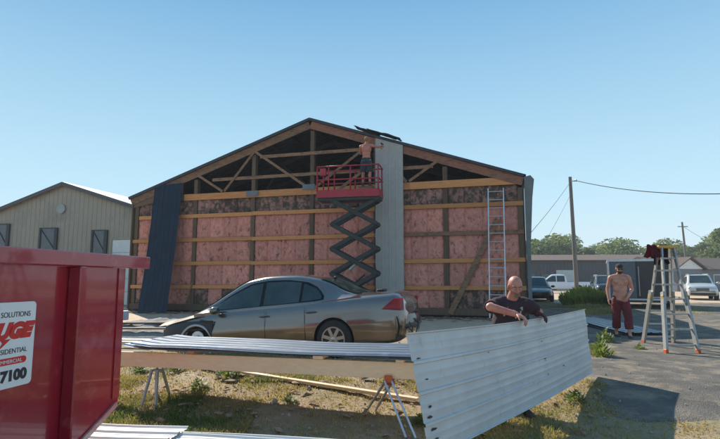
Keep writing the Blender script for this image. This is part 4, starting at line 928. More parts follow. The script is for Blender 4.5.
# ------------------------------------------------------------------ the long sheet the bald man holds
hl = at(406, 333, 3.86); hr_ = at(584, 309, 7.55); hb = at(592, 372, 7.52); hbl = at(429, 458, 3.80)
yv = (hr_ - hl); HL = yv.length; 
bm = ribbed(1.0, 1.0, pitch=.25, nl=16)
for v in bm.verts:                        # the overlap side of each rib is steep, the other one a long slope
    q_ = (v.co.x + .125) % .25 - .125
    if abs(q_) < .04: v.co.x += (-q_ * .45 if abs(q_) > .02 else -q_ * .2) if 0 < v.co.x < 1 else 0
    elif v.co.z > .003: v.co.z *= .55
ZN = (hr_ - hl).cross(hbl - hl).normalized()
if ZN.y > 0: ZN = -ZN
for v in bm.verts:
    u, w_, z = v.co
    p = hl * (1 - u) * (1 - w_) + hbl * u * (1 - w_) + hr_ * (1 - u) * w_ + hb * u * w_
    p = p + V((0, 0, -1)) * (.035 * math.sin(math.pi * w_)) + ZN * (z * .8 + .012 * noise.noise(V((u * 3, w_ * 6, 2))) + .01 * math.sin(w_ * 7 + u * 2)); v.co = p
held = obj('siding_sheet', bm, M_held, smooth=True, ang=18)
c0 = (hl + hr_ + hb + hbl) / 4
for v in held.data.vertices: v.co -= c0
held.location = c0; setp(held, 'long light grey ribbed siding sheet held on edge by the bald man', 'siding sheet')
# screw holes, scrapes and torn end of the sheet
M_rust = mat('rusty_scrape', (.13, .11, .10), rough=.8)
def hp(u, w_, o=.004):
    p = hl * (1 - u) * (1 - w_) + hbl * u * (1 - w_) + hr_ * (1 - u) * w_ + hb * u * w_; return p + V((0, 0, -1)) * (.035 * math.sin(math.pi * w_)) + ZN * (o + .012 * noise.noise(V((u * 3, w_ * 6, 2))) + .01 * math.sin(w_ * 7 + u * 2)) - c0
for u, w_, a in ((.30, .60, 1), (.31, .66, .8), (.52, .60, 1.6), (.545, .60, .8), (.72, .60, 1.2), (.74, .72, 1.4), (.70, .73, 1.3), (.72, .74, .8), (.28, .28, .8), (.5, .02, 1.5), (.62, .025, 1.5), (.7, .018, 2), (.8, .025, 2), (.22, .02, 1.2), (.40, .03, 1), (.88, .03, 1.5)):
    bm = B(); n = 9; c = bm.verts.new(hp(u, w_, .0065)); rg = [bm.verts.new(hp(u + .006 * a * rnd.uniform(.5, 1.4) * math.cos(k * 2 * math.pi / n), w_ + .004 * a * rnd.uniform(.5, 1.5) * math.sin(k * 2 * math.pi / n), .0065)) for k in range(n)]
    for k in range(n): bm.faces.new((c, rg[k], rg[(k + 1) % n]))
    bmesh.ops.solidify(bm, geom=bm.faces, thickness=.003); obj('scrape', bm, M_rust, held)

# ------------------------------------------------------------------ sawhorses, plank and sheets
PA = V((-3.75, 6.92, 0)); PB = V((.95, 5.66, 0)); pd = (PB - PA).normalized(); pn = V((-pd.y, pd.x, 0))
ZB0, ZB1 = .255, .26
def horse(name, label, c, spread, h, fd, mb=M_orange, ml=None):
    fd = V(fd); ml = ml or M_alu
    t = thing(name, label, 'sawhorse', (c.x, c.y, 0), math.atan2(pd.y, pd.x)); g = h
    for sx in (-1, 1):
        for sy in (-1, 1):
            bm = B(); lo = V((sx * spread[0], 0, 0)) - V((fd.x, fd.y, 0)) * (sy * spread[1]); gx = c + pd * lo.x + pn * lo.y; z0 = gz(gx.x, gx.y) + .01
            beam(bm, (lo.x, lo.y, z0), (sx * .04, sy * .045, h), .038, .022, up=(1, 0, 0), bev=.003); obj('leg', bm, ml, t)
    if mb is None:
        bm = B(); beam(bm, (-.05, 0, h - .012), (.05, 0, h - .012), .09, .022); obj('bracket', bm, M_ladder, t); return t
    bm = B(); bx(bm, -.045, .045, -.05, -.025, h - .02, h + .06, bev=.004); bx(bm, -.045, .045, .025, .05, h - .02, h + .06, bev=.004); bx(bm, -.06, .06, -.025, .025, h - .05, h - .005); obj('bracket', bm, mb, t)
    return t
c1_ = at(389, 371, 5.82); horse('sawhorse', 'sawhorse with orange bracket and bare metal legs beside the held sheet', V((c1_.x, 5.81, 0)), (.05, .41), .27, (.75, -1, 0))
c2_ = at(162, 364, 6.75); horse('sawhorse', 'grey legged sawhorse under the left end of the long plank', V((c2_.x, PA.y + (c2_.x - PA.x) * pd.y / pd.x, 0)), (.10, .26), .26, (.35, -1, 0), None, M_ladder)
bm = B(); beam(bm, PA + V((0, 0, .365)), PB + V((0, 0, .383)), .04, .18, bev=.004)
pl = obj('plank', bm, M_fresh); setp(pl, 'long fresh timber plank on edge carried by the two sawhorses', 'plank')
# two short blocks between plank and sheets
for k, s_ in enumerate((1.75, 3.4, 4.35)):
    p = PA + pd * s_ + V((0, 0, .495)); bm = B(); beam(bm, p - pn * .02 - pn * .05 - V((0,0,0)), p + pn * .9, .09 if k != 1 else .12, .036, bev=.003); o = obj('spacer_board', bm, M_fresh if k else M_lumber)
    setp(o, ('short spacer board under the metal sheets nearest the left sawhorse', 'short spacer board under the middle of the stacked metal sheets', 'short spacer board under the metal sheets above the orange bracket')[k], 'board')
GRP = 'sheets stacked on the sawhorses'
SLAB = ['lowest of the blue grey ribbed sheets stacked on the sawhorses', 'second sheet from the bottom of the blue grey stack on the sawhorses', 'third sheet from the bottom of the blue grey stack on the sawhorses', 'topmost blue grey ribbed sheet of the stack on the sawhorses']
for k in range(4):
    L = 4.2; bm = ribbed(1.02, L, nl=14, pitch=.204, bend=lambda u, v: (0, 0, .010 * math.sin(v * 9 + k) - .03 * (max(0, .08 - v) / .08) ** 2))
    o = obj('siding_sheet', bm, M_bluegalv if k else M_galv, smooth=True, ang=20); st = PA + pd * (.80 + .07 * rnd.uniform(-1, 1) + .05 * k) - pn * (.10 + .03 * rnd.uniform(-1, 1))
    Mx = Matrix((pn, pd, V((0, 0, -1)))).transposed().to_4x4(); Mx = Matrix((pn * 1, pd * 1, pn.cross(pd))).transposed().to_4x4()
    # x = across (pn), y = along (pd): x cross y points down, so flip the sheet over
    Mx.translation = st + V((0, 0, .538 + k * .008)); o.matrix_world = Mx; setp(o, SLAB[k], 'siding sheet', GRP)

# white sheets lying on the ground in front
WL = ['lower white painted sheet lying in the grass at the bottom left', 'upper white painted sheet on the pile in the grass, shifted left', 'short white sheet lying on the left end of the pile in the grass']
def flat_sheet(label, a, b, wid, m, z, grp=None, zoff=0, towards=-1, name='siding_sheet', pitch=.2286, nl=10):
    a = V((*a, 0)); b = V((*b, 0)); d = (b - a).normalized(); n = V((d.y, -d.x, 0)); L = (b - a).length
    bm = ribbed(wid, L, nl=nl, pitch=pitch, bend=lambda u, v: (0, 0, .008 * math.sin(v * 8 + wid * 9)))
    o = obj(name, bm, m, smooth=True, ang=20); u = n.cross(d); Mx = Matrix((n, d, u)).transposed().to_4x4(); Mx.translation = a + V((0, 0, z)); o.matrix_world = Mx
    if u.z < 0:
        Mx = Matrix((n, d, u)).transposed().to_4x4(); Mx.translation = a + V((0, 0, z + .024)); o.matrix_world = Mx
    return setp(o, label, 'siding sheet', grp)
flat_sheet(WL[0], (-3.9, 5.78), (.24, 5.12), .95, M_white_sheet, gz(-1, 5.2) + .035, 'white sheets on the ground')
flat_sheet(WL[1], (-4.1, 5.66), (-.55, 5.10), .95, M_white_sheet, gz(-1, 5.2) + .062, 'white sheets on the ground')
flat_sheet(WL[2], (-4.3, 5.80), (-1.75, 5.42), .60, M_white_sheet, gz(-1, 5.2) + .090, 'white sheets on the ground')
# stack of sheets right, beside the walking man
for k, lb_ in enumerate(('bottom blue grey sheet of the low pile left of the shirtless man', 'top blue grey sheet of the low pile left of the shirtless man')):
    flat_sheet(lb_, (6.35 + .05 * k, 12.7 - .1 * k), (6.9 + .02 * k, 17.8), -1 * -1.05, M_bluegalv, .05 + k * .05, 'low pile of sheets on the asphalt')
for k, lb_ in enumerate(('striped sheet lying in shadow at the bottom edge of the photo', )):
    flat_sheet(lb_, (2.05, 4.55), (3.0, 5.02), .8, M_galv, gz(2.5, 4.7) + .03, pitch=.2)
# timbers lying about
def timber(label, p, q, w, h, m, name='timber'):
    bm = B(); beam(bm, p, q, w, h, bev=.003); return setp(obj(name, bm, m), label, 'timber')
timber('long pale timber lying in the grass under the sheet stack', (-2.48, 8.2, gz(-2.4, 8.2) + .05), (.72, 6.55, gz(.7, 6.55) + .05), .09, .04, M_fresh)

t = thing('crate', 'low wooden crate under the feet of the worker on the lift', 'crate', (LX + .60, LY, PZ + .071), R(-12))
for sy in (-1, 1):
    for k in range(3): bm = B(); bx(bm, -.26, .26, sy * .17 - .009, sy * .17 + .009, .01 + k * .105, .10 + k * .105); obj('slat', bm, M_lumber2, t)
for k in range(4): bm = B(); bx(bm, -.26, .26, -.19 + k * .098, -.105 + k * .098, .318, .336); obj('slat', bm, M_lumber2, t)
for sx in (-1, 1): bm = B(); bx(bm, sx * .24 - .012, sx * .24 + .012, -.158, .158, .01, .315); obj('end_board', bm, M_lumber2, t)
for k, (x, y, z, a, L, m, lb_) in enumerate((
    (-4.9, 10.6, .10, .1, 1.7, M_fresh, 'short thick timber lying by the stripped nose of the bronze sedan'),
    (-5.6, 12.4, .22, .02, 2.6, M_lumber2, 'long board lying on the rubble heap right of the dumpster'),
    (-5.9, 12.9, .30, -.05, 2.2, M_grey_wood, 'grey board lying across the top of the rubble heap'),
    (-5.2, 11.4, .07, .15, 2.2, M_alu, 'thin metal strip lying before the rubble heap'))):
    d = V((math.cos(a), -math.sin(a) , 0)) * L / 2; timber(lb_, V((x, y, z)) - d, V((x, y, z)) + d, .14, .07 if k == 0 else .04, m)
# rubble heap at the barn's left corner
bm = B(); 
grid(bm, lambda u, v: V((-7.2 + u * 3.9, 12.0 + v * 3.4, .32 * math.sin(math.pi * u) ** .7 * math.sin(math.pi * v) ** .7 + .09 * noise.fractal(V((u * 9, v * 9, 0)), .7, 2, 4) * math.sin(math.pi * u) * math.sin(math.pi * v) - .01)), 50, 40)
setp(obj('rubble', bm, mat('grey_rubble', (.30, .27, .24), (.20, .18, .16), rough=.95, scale=8, bump=.08, bscale=18), smooth='keep'), 'low heap of grey rubble and splinters right of the dumpster', 'rubble', kind='stuff')
for k, (x, y, c_, lb_) in enumerate(((-6.1, 13.4, (.35, .42, .5), 'small blue grey can standing at the foot of the navy sheet'), (-7.0, 14.2, (.6, .6, .6), 'small white jug on the rubble heap by the navy sheet'))):
    z = .34 if k == 0 else .2
    t = thing('paint_can', lb_, 'can', (x, y, z)); m = mat('can_%s' % ('blue' if k == 0 else 'white'), c_, rough=.4)
    bm = B(); lathe(bm, [(.10, 0), (.105, .02), (.105, .20), (.10, .22)], 18, 'Z'); obj('can_body', bm, m, t, smooth=True, ang=40); bm = B(); lathe(bm, [(.09, .221), (.09, .235)], 18, 'Z'); obj('lid', bm, M_alu, t)
    bm = B(); tube(bm, [(-.105, 0, .18), (-.08, 0, .27), (0, 0, .31), (.08, 0, .27), (.105, 0, .18)], .004, 6); obj('handle', bm, M_alu, t)

# ------------------------------------------------------------------ big trestle ladder
F1 = V((5.70, 9.72, 0)); F2 = V((6.30, 9.72, 0)); K1 = V((6.12, 11.25, 0)); K2 = V((6.74, 11.2, 0))
lad = thing('stepladder', 'tall aluminium multi position stepladder standing open with clothes on top', 'ladder', (5.99, 10.4, 0))
o_ = V((5.99, 10.4, 0)); ap1 = at(659, 247, 10.35) - o_; ap2 = at(673, 247, 10.35) - o_; F1 -= o_; F2 -= o_; K1 -= o_; K2 -= o_
for p_, q_, dy in ((F1, ap1, -.04), (F2, ap2, -.04), (K1, ap1, .06), (K2, ap2, .06)):
    tp_ = q_ + V((0, dy, 0)); m1 = p_ * .5 + tp_ * .5
    xin = .035 if p_ in (F1, K1) else -.035
    bm = B(); beam(bm, p_ + V((0, 0, .03)), m1 + (tp_ - p_) * .06, .10, .045, up=(1, 0, 0)); obj('outer_rail', bm, M_ladder, lad)
    bm = B(); beam(bm, m1 - (tp_ - p_) * .05 + V((xin, 0, 0)), tp_ + V((xin * .6, 0, 0)), .07, .03, up=(1, 0, 0)); obj('inner_rail', bm, M_ladder, lad)
    bm = B(); beam(bm, p_ , p_ + V((0, 0, .09)), .10, .05, up=(1, 0, 0), bev=.008); obj('foot', bm, M_orange, lad)
    bm = B(); beam(bm, m1 + V((0, 0, -.04)), m1 + V((0, 0, .06)), .09, .052, up=(1, 0, 0), bev=.01); obj('lock', bm, mat('dull_yellow_plastic', (.42, .27, .07), rough=.6), lad)
for a_, b_, dy in ((F1, F2, -.04), (K1, K2, .06)):
    for z in (.16, .44, .72, 1.0, 1.28, 1.56, 1.8):
        t_ = z / ap1.z; p_ = a_ + (ap1 + V((0, dy, 0)) - a_) * t_; q_ = b_ + (ap2 + V((0, dy, 0)) - b_) * t_
        bm = B(); beam(bm, p_, q_, .035, .032); obj('rung', bm, M_ladder, lad)
bm = B(); beam(bm, ap1 + V((-.05, 0, .0)), ap2 + V((.06, 0, .0)), .16, .06, bev=.015); obj('top_hinge', bm, M_yellow, lad)
bm = B(); beam(bm, F2 + (ap2 - F2) * .50 + V((.02, -.02, 0)), K2 + (ap2 - K2) * .50 + V((.02, 0, 0)), .02, .03); obj('spreader', bm, M_ladder, lad)
def cloth(name, label, cx, y0, wdt, drop, m, seed):
    bm = B()
    def f(u, v):
        s_ = (v - .5) * 2; yy = s_ * .05 + .05 * s_ * abs(s_); zz = ap1.z + .045 - max(0, abs(s_) - .15) * drop
        return V((cx + (u - .5) * wdt * (1 + .25 * abs(s_)) + .02 * math.sin(v * 9 + seed), yy + .025 * math.sin(u * 16 + seed) * abs(s_) + y0 + (.05 if s_ > 0 else -.05) * min(1, abs(s_) * 5), zz + .015 * math.sin(u * 11 + seed)))
    grid(bm, f, 18, 24); bmesh.ops.solidify(bm, geom=bm.faces, thickness=.012); o = obj(name, bm, m, smooth=True); o.location = o_; return setp(o, label, 'clothing')
cloth('jacket', 'dark red shirt hanging over the top of the stepladder', ap1.x - .10, 0, .17, .30, M_maroon, 1)
cloth('jacket', 'dark grey jacket hanging over the stepladder top beside the red shirt', ap1.x + .07, 0, .16, .46, M_tee, 4)

# ------------------------------------------------------------------ utility poles and wires
M_pole = mat('pole_wood', (.22, .19, .165), (.15, .13, .11), rough=.9, scale=3, stretch=(6, 6, .6))
pt = at(570, 177, 38); pb = V((pt.x + .10, 38, 0))
t = thing('utility_pole', 'nearer wooden utility pole with wires from its top, behind the bush', 'utility pole', pb)
bm = B(); tube(bm, [(0, 0, -.2), (-.05, 0, pt.z / 2), (pt.x - pb.x, 0, pt.z)], .17, 12, r2=.12); obj('post', bm, M_pole, t, smooth=True, ang=40)
bm = B(); tube(bm, [(-.1, -.15, pt.z - .35), (.3, -.2, pt.z - .35)], .04, 8); lathe(bm, [(.05, 0), (.07, .05), (.04, .12)], 10, 'Z', (.25, -.2, pt.z - .34)); obj('insulator', bm, M_alu, t)
pt2 = at(682, 222, 66)
t = thing('utility_pole', 'farther thin wooden utility pole rising left of the silver car', 'utility pole', (pt2.x + .3, 66, 0))
bm = B(); tube(bm, [(0, 0, -.2), (-.3, 0, pt2.z)], .17, 10, r2=.11); obj('post', bm, M_pole, t, smooth=True, ang=40)
bm = B(); beam(bm, (-.9, 0, pt2.z - .6), (.4, 0, pt2.z - .6), .1, .1); obj('crossarm', bm, M_pole, t)
def wire(label, a, b, sag, r=.018):
    pts = [a + (b - a) * (k / 24) - V((0, 0, sag * 4 * (k / 24) * (1 - k / 24))) for k in range(25)]
    bm = B(); tube(bm, pts, r, 5); setp(obj('wire', bm, M_black), label, 'wire')
wire('long wire running right from the top of the nearer utility pole', pt + V((.25, -.2, -.3)), at(735, 193.5, 27), .35, .026)
wire('upper wire sloping down left from the nearer utility pole to the barn', pt + V((0, 0, -.4)), at(528, 236, 24), .1, .013)
wire('lower wire sloping down left from the nearer utility pole to the barn', pt + V((0, 0, -1.3)), at(540, 250, 28), .1, .010)
wire('faint wire from the farther utility pole down to the gabled house', pt2 + V((0, 0, -.5)), at(722, 247, 60), .2, .02)

# ------------------------------------------------------------------ far buildings
sh0 = at(531, 281, 72)
t = thing('long_shed', 'long low dark grey shed with a white overhead door behind the pickup', 'shed', (20.5, 68, 0), R(-3))
M_shed = mat('grey_shed_wall', (.10, .10, .11), (.08, .08, .085), rough=.7); 
bm = B(); bx(bm, 0, 22, 0, 12, 0, 3.9); obj('wall', bm, M_shed, t)
bm = B(); k = .2
while k < 21.8: bx(bm, k, k + .06, -.04, -.001, 0, 3.88); k += .45
obj('wall_ribs', bm, M_shed, t)
bm = B(); a_ = [(-.4, 3.85), (22.4, 3.85)]
vs_ = [(-.5, -.6, 3.9), (22.5, -.6, 3.9), (22.5, 6, 4.9), (-.5, 6, 4.9), (22.5, 12.6, 3.9), (-.5, 12.6, 3.9)]
q = [bm.verts.new(v) for v in vs_]; bm.faces.new((q[0], q[1], q[2], q[3])); bm.faces.new((q[3], q[2], q[4], q[5])); bm.faces.new((q[0], q[3], q[5])); bm.faces.new((q[1], q[4], q[2])); bm.faces.new((q[0], q[5], q[4], q[1])); obj('roof', bm, mat('brown_shingle', (.13, .085, .065), (.09, .06, .05), rough=.9, scale=3), t)
x_ = 5.4
bm = B(); bx(bm, x_, x_ + 2.6, -.10, -.045, 0, 2.6); f_ = obj('overhead_door', bm, mat('white_door_paint', (.62, .62, .6), rough=.5), t)
for k in range(4): bm = B(); bx(bm, x_ + .1, x_ + 2.5, -.13, -.101, .08 + k * .62, .65 + k * .62); obj('door_panel', bm, mat('white_door_paint', (.62, .62, .6)), f_)
for x_ in (1.6, 3.4, 10.6, 13.5, 17): bm = B(); bx(bm, x_, x_ + 1.1, -.09, -.042, 1.2, 2.2); w_ = obj('window', bm, M_frame, t); bm = B(); bx(bm, x_ + .08, x_ + 1.02, -.095, -.091, 1.28, 2.12); obj('pane', bm, M_dglass, w_)

gp = at(689, 257, 60)
t = thing('house', 'low house with white gable end and brown shingle roof behind the silver car', 'house', (gp.x, 60, 0), R(18))
HWd, HE, HRr = 2.1, 2.75, 4.15
M_hw = mat('white_clapboard', (.80, .80, .78), (.72, .72, .7), rough=.6); M_grw = mat('grey_house_wall', (.20, .21, .23), (.16, .165, .18), rough=.7)
HRr = gp.z - .1
bm = B(); prism(bm, [(-HWd, HE - .15), (HWd, HE - .15), (0, HRr - .1)], 0, .12); obj('gable', bm, M_hw, t)
bm = B(); bx(bm, -HWd + .1, HWd - .1, .12, 2.0, 0, HE - .15); obj('wall', bm, M_grw, t)
# porch gable in front of a long ridge running right
bm = B(); bx(bm, -1.5, 18, 2.0, 9, 0, 2.6); obj('wall', bm, M_grw, t)
M_sh = mat('brown_shingle', (.15, .09, .07), (.10, .065, .05), rough=.9, scale=4)
bm = B(); q = [bm.verts.new(v) for v in ((-2.0, 1.4, 2.62), (18.5, 1.4, 2.62), (18.5, 5.5, HRr + .35), (-2.0, 5.5, HRr + .35), (18.5, 9.6, 2.6), (-2.0, 9.6, 2.6))]
for f in ((0,1,2,3), (3,2,4,5), (0,3,5), (1,4,2), (0,5,4,1)): bm.faces.new([q[i] for i in f])
obj('roof', bm, M_sh, t)
for s_ in (-1, 1):
    bm = B(); prism(bm, [(0, HRr), (s_ * (HWd + .35), HE - .25), (s_ * (HWd + .35), HE - .12), (0, HRr + .13)], -.35, 4.6); obj('roof', bm, M_sh, t)
bm = B(); bx(bm, -2.2, -.7, .06, .115, .9, 1.9); bx(bm, .6, 2.0, .06, .115, .9, 1.9); obj('window', bm, M_dglass, t)
bm = B(); bx(bm, 4, 5.1, 1.93, 1.995, .1, 2.1); obj('door', bm, M_hw, t)
for x_ in (6.2, 9, 12): bm = B(); bx(bm, x_, x_ + 1.2, 1.93, 1.995, .9, 2.0); w_ = obj('window', bm, M_hw, t); bm = B(); bx(bm, x_ + .1, x_ + 1.1, 1.915, 1.928, 1.0, 1.9); obj('pane', bm, M_dglass, w_)

# ------------------------------------------------------------------ trees, bush, plants
def translucent(m, f):                    # leaves let part of the sunlight through
    nt = m.node_tree; p = nt.nodes['Principled BSDF']; t_ = nt.nodes.new('ShaderNodeBsdfTranslucent'); mx = nt.nodes.new('ShaderNodeMixShader'); mx.inputs[0].default_value = f
    g_ = nt.nodes.new('ShaderNodeVectorMath'); g_.operation = 'MULTIPLY'; g_.inputs[1].default_value = (1.5, 1.5, .8); nt.links.new(p.inputs['Base Color'].links[0].from_socket, g_.inputs[0]); nt.links.new(g_.outputs[0], t_.inputs[0])
    nt.links.new(p.outputs[0], mx.inputs[1]); nt.links.new(t_.outputs[0], mx.inputs[2]); nt.links.new(mx.outputs[0], nt.nodes['Material Output'].inputs[0]); return m
def leafmat(name, a, b):
    return translucent(mat(name, a, b, rough=.6, scale=.35, detail=6, rand=.15), .45)
M_leafA = leafmat('leaf_green', (.17, .20, .07), (.11, .145, .052)); M_leafB = leafmat('leaf_dark', (.11, .15, .052), (.075, .11, .04)); M_bark = mat('bark', (.09, .065, .045), rough=.95)
def crown_mesh(seed, h, w, n, leaf, m, z0=.25, lobes=9):
    r_ = random.Random(seed); L = []
    for k in range(lobes):
        a = r_.uniform(0, 6.28); zz = r_.uniform(z0, .9); rr = w * (.5 * math.sin(math.pi * min(1, (zz - z0) / (1.02 - z0) * .8 + .2))) * r_.uniform(.4, 1)
        L.append((V((rr * math.cos(a), rr * math.sin(a), zz * h)), w * r_.uniform(.20, .36)))
    L.append((V((0, 0, h * .62)), w * .38)); vs = []; fs = []
    for i in range(n):
        c, R_ = L[r_.randrange(len(L))]; d = V((r_.gauss(0, 1), r_.gauss(0, 1), r_.gauss(0, 1))).normalized(); p = c + V((d.x * R_, d.y * R_, d.z * R_ * .8)) * (r_.random() ** .33)
        if p.z < h * z0 * .5: continue
        q = leaf * r_.uniform(.6, 1.4); a = V((r_.gauss(0, 1), r_.gauss(0, 1), r_.gauss(0, .6))).normalized(); b = a.orthogonal().normalized(); b.rotate(Matrix.Rotation(r_.uniform(0, 6.28), 3, a)); k = len(vs)
        vs += [p - a * q * .6, p + b * q * .35, p + a * q * .6, p - b * q * .35]; fs.append((k, k+1, k+2, k+3))
    me = bpy.data.meshes.new('crown'); me.from_pydata(vs, [], fs); me.materials.append(m); return me
def trunk_mesh(seed, h, r0):
    r_ = random.Random(seed); bm = B(); tube(bm, [(0, 0, -.2), (r_.uniform(-.1, .1), 0, h * .3), (r_.uniform(-.2, .2), r_.uniform(-.2, .2), h * .72)], r0, 8, r2=r0 * .35)
    for k in range(6):
        a = r_.uniform(0, 6.28); z = h * r_.uniform(.28, .55); tube(bm, [(0, 0, z), (h * .12 * math.cos(a), h * .12 * math.sin(a), z + h * .12), (h * .2 * math.cos(a), h * .2 * math.sin(a), z + h * .25)], r0 * .4, 6, r2=r0 * .12)
    me = bpy.data.meshes.new('trunk'); bm.to_mesh(me); bm.free(); me.materials.append(M_bark); return me
crowns = [crown_mesh(k, 9, 7.5, 4200, .42, M_leafA if k % 2 == 0 else M_leafB, z0=.12) for k in range(5)]; trunks = [trunk_mesh(k, 9, .22) for k in range(5)]
tx = 27; i = 0; 
def tree_top(px): 
    # skyline of the wood, in pixels
    return 240 + 4 * math.sin(px * .11) + (0 if px < 570 else 6 * sstep(570, 600, px)) + (4 * sstep(610, 655, px)) - 12 * sstep(680, 716, px)
cnt = [0, 0]; ORD = 'first second third fourth fifth sixth seventh eighth ninth tenth eleventh twelfth thirteenth fourteenth fifteenth sixteenth seventeenth eighteenth nineteenth twentieth'.split() + ['further'] * 20
for row, (D, stp) in enumerate(((112, 5.2), (128, 5.6))):
    px = 522
    while px < 760:
        d = D + rnd.uniform(-6, 6); p = at(px, tree_top(px) + rnd.uniform(-2.5, 5) + row * 1, d); hgt = max(4, p.z); k = rnd.randrange(5)
        t = thing('tree', None, 'tree', (p.x, d, 0), rnd.uniform(0, 6.28), 'trees of the wood behind the yard'); cnt[row] += 1; t['label'] = ORD[cnt[row] - 1] + ' tree from the left in the ' + ('nearer' if row == 0 else 'farther') + ' row of the wood on the right horizon'
        sc = hgt / 8.6; t.scale = (sc * rnd.uniform(.95, 1.25),) * 2 + (sc,)
        link('crown', crowns[k], t); link('trunk', trunks[k], t); px += stp / d * FOC * .8 * rnd.uniform(.75, 1.2)
for k, (px, py, d, nm) in enumerate(((716, 229, 80, 'tall dark tree rising above the house roof at the right edge'),)):
    p = at(px, py, d); t = thing('tree', nm, 'tree', (p.x + 1.5, d, 0)); s_ = p.z / 8.6; t.scale = (s_ * .8, s_ * .8, s_); link('crown', crowns[1], t); link('trunk', trunks[1], t)
# bush beside the trailer
M_bush = leafmat('bush_leaf', (.40, .42, .11), (.20, .25, .07))
bp = V((11.9, 27.3, 0)); t = thing('bush', 'green spiky bush growing left of the black trailer', 'bush', bp)
r_ = random.Random(3); vs_ = []; fs_ = []
for i in range(2600):
    a = r_.uniform(0, 6.28); rr = r_.random() ** .5; b0 = V((rr * 1.15 * math.cos(a), rr * .7 * math.sin(a), r_.uniform(0, .75) * (1 - rr * .6))); d = V((b0.x * .6 + r_.gauss(0, .25), b0.y * .6 + r_.gauss(0, .25), 1)).normalized(); L = r_.uniform(.2, .55) ; s_ = d.cross(V((r_.gauss(0, 1), r_.gauss(0, 1), 0))).normalized() * .035; k = len(vs_)
    vs_ += [b0 - s_, b0 + s_, b0 + d * L * .6 + s_ * 1.3, b0 + d * L, b0 + d * L * .6 - s_ * 1.3]; fs_.append((k, k+1, k+2, k+3, k+4))
me = bpy.data.meshes.new('foliage'); me.from_pydata(vs_, [], fs_); me.materials.append(M_bush); link('foliage', me, t)
bm = B(); 
for k in range(7): a = k * .9; tube(bm, [(0, 0, -.05), (.5 * math.cos(a), .3 * math.sin(a), .55)], .03, 6, r2=.01)
obj('stem', bm, M_bark, t)
# grass
M_grass = translucent(mat('dry_green_grass', (.26, .22, .08), (.38, .29, .14), rough=.8, scale=.9, spots=(.10, .15, .035), sscale=.8), .4)
def on_asphalt(x, y): return y > 5.5 and x > axl(y) + .05
def grass_stuff(name, label, n, xr, yr, dens, h, seed, m):
    r_ = random.Random(seed); vs_ = []; fs_ = []; c = 0; tries = 0
    while c < n and tries < n * 12:
        tries += 1; x = r_.uniform(*xr); y = yr[0] + (yr[1] - yr[0]) * r_.random(); dn = dens(x, y)
        if r_.random() > dn: continue
        z = gz(x, y) - .01; L = h * r_.uniform(.35, 1.25) * (.5 + .7 * dn); a = r_.uniform(0, 6.28); w = .004 + .003 * r_.random(); lean = r_.uniform(.1, .9) * L; sx, sy = math.cos(a + 1.57) * w, math.sin(a + 1.57) * w; lx, ly = math.cos(a) * lean, math.sin(a) * lean
        k = len(vs_); vs_ += [(x - sx, y - sy, z), (x + sx, y + sy, z), (x + sx * .8 + lx * .35, y + sy * .8 + ly * .35, z + L * .6), (x - sx * .8 + lx * .35, y - sy * .8 + ly * .35, z + L * .6), (x + lx, y + ly, z + L * .85)]
        fs_ += [(k, k+1, k+2, k+3), (k+3, k+2, k+4)]; c += 1
    me = bpy.data.meshes.new(name); me.from_pydata(vs_, [], fs_); me.materials.append(m); o = link(name, me); return setp(o, label, 'grass', kind='stuff')
def d1(x, y):
    if on_asphalt(x, y): return 0
    n = noise.fractal(V((x * .8, y * .9, 1.5)), .9, 2.1, 4); d = sstep(-.15, .5, n)
    d *= .9 * (1 - sstep(8.6, 10.5, y)) if x < 3 else 1
    if x < -1.2 and y < 6.8: d = max(d, .75)
    if y > 6.0 and y < 7.4 and -2 < x < .5: d *= .35
    if 1.2 < x < 3.2 and 5.2 < y < 7.5: d = max(d * .7, .22 + .4 * n)
    if 2.9 < x < 4.9 and 7.6 < y < 12: d = max(d, .8 * sstep(0, .3, n + .25))
    if x > 2.6 and y < 5.85: d *= .15
    if 2.1 < x < 3.4 and y < 7.2: d *= .55
    return d * .8
grass_stuff('grass', 'patchy dry and green grass covering the verge around the sawhorses', 90000, (-5, 5), (4.3, 11), d1, .085, 5, M_grass)
M_strawg = translucent(mat('straw', (.42, .32, .16), (.30, .22, .11), rough=.9), .4)
grass_stuff('straw', 'dry straw and cut stalks scattered over the verge', 60000, (-5, 5), (4.3, 10), lambda x, y: 0 if on_asphalt(x, y) else .5, .05, 9, M_strawg)
grass_stuff('grass', 'thin weeds growing along the far edge of the asphalt near the bush', 9000, (8.2, 15.5), (20, 30), lambda x, y: sstep(-.1, .4, noise.noise(V((x * .6, y * .5, 4)))) * (1 if x < 12.0 else .3), .22, 11, M_grass)
# broad leaved weeds, one by one
M_weed = translucent(mat('weed_leaf', (.19, .24, .06), (.12, .16, .045), rough=.55, scale=8), .4)
def weed_mesh(seed, n, h, r):
    r_ = random.Random(seed); vs_ = []; fs_ = []
    for i in range(n):
        a = r_.uniform(0, 6.28); t_ = r_.random(); b0 = V((math.cos(a), math.sin(a), 0)) * r * t_ * .7 + V((0, 0, h * r_.random() * (1.1 - t_))); d = V((math.cos(a), math.sin(a), r_.uniform(.1, 1.1))).normalized(); L = r_.uniform(.035, .085); s_ = d.cross(V((0, 0, 1))).normalized() * L * .28; k = len(vs_)
        vs_ += [b0, b0 + d * L * .45 + s_, b0 + d * L, b0 + d * L * .45 - s_]; fs_.append((k, k+1, k+2, k+3))
    me = bpy.data.meshes.new('leaves'); me.from_pydata(vs_, [], fs_); me.materials.append(M_weed); return me
wm = [weed_mesh(k, 240, .17, .22) for k in range(4)]
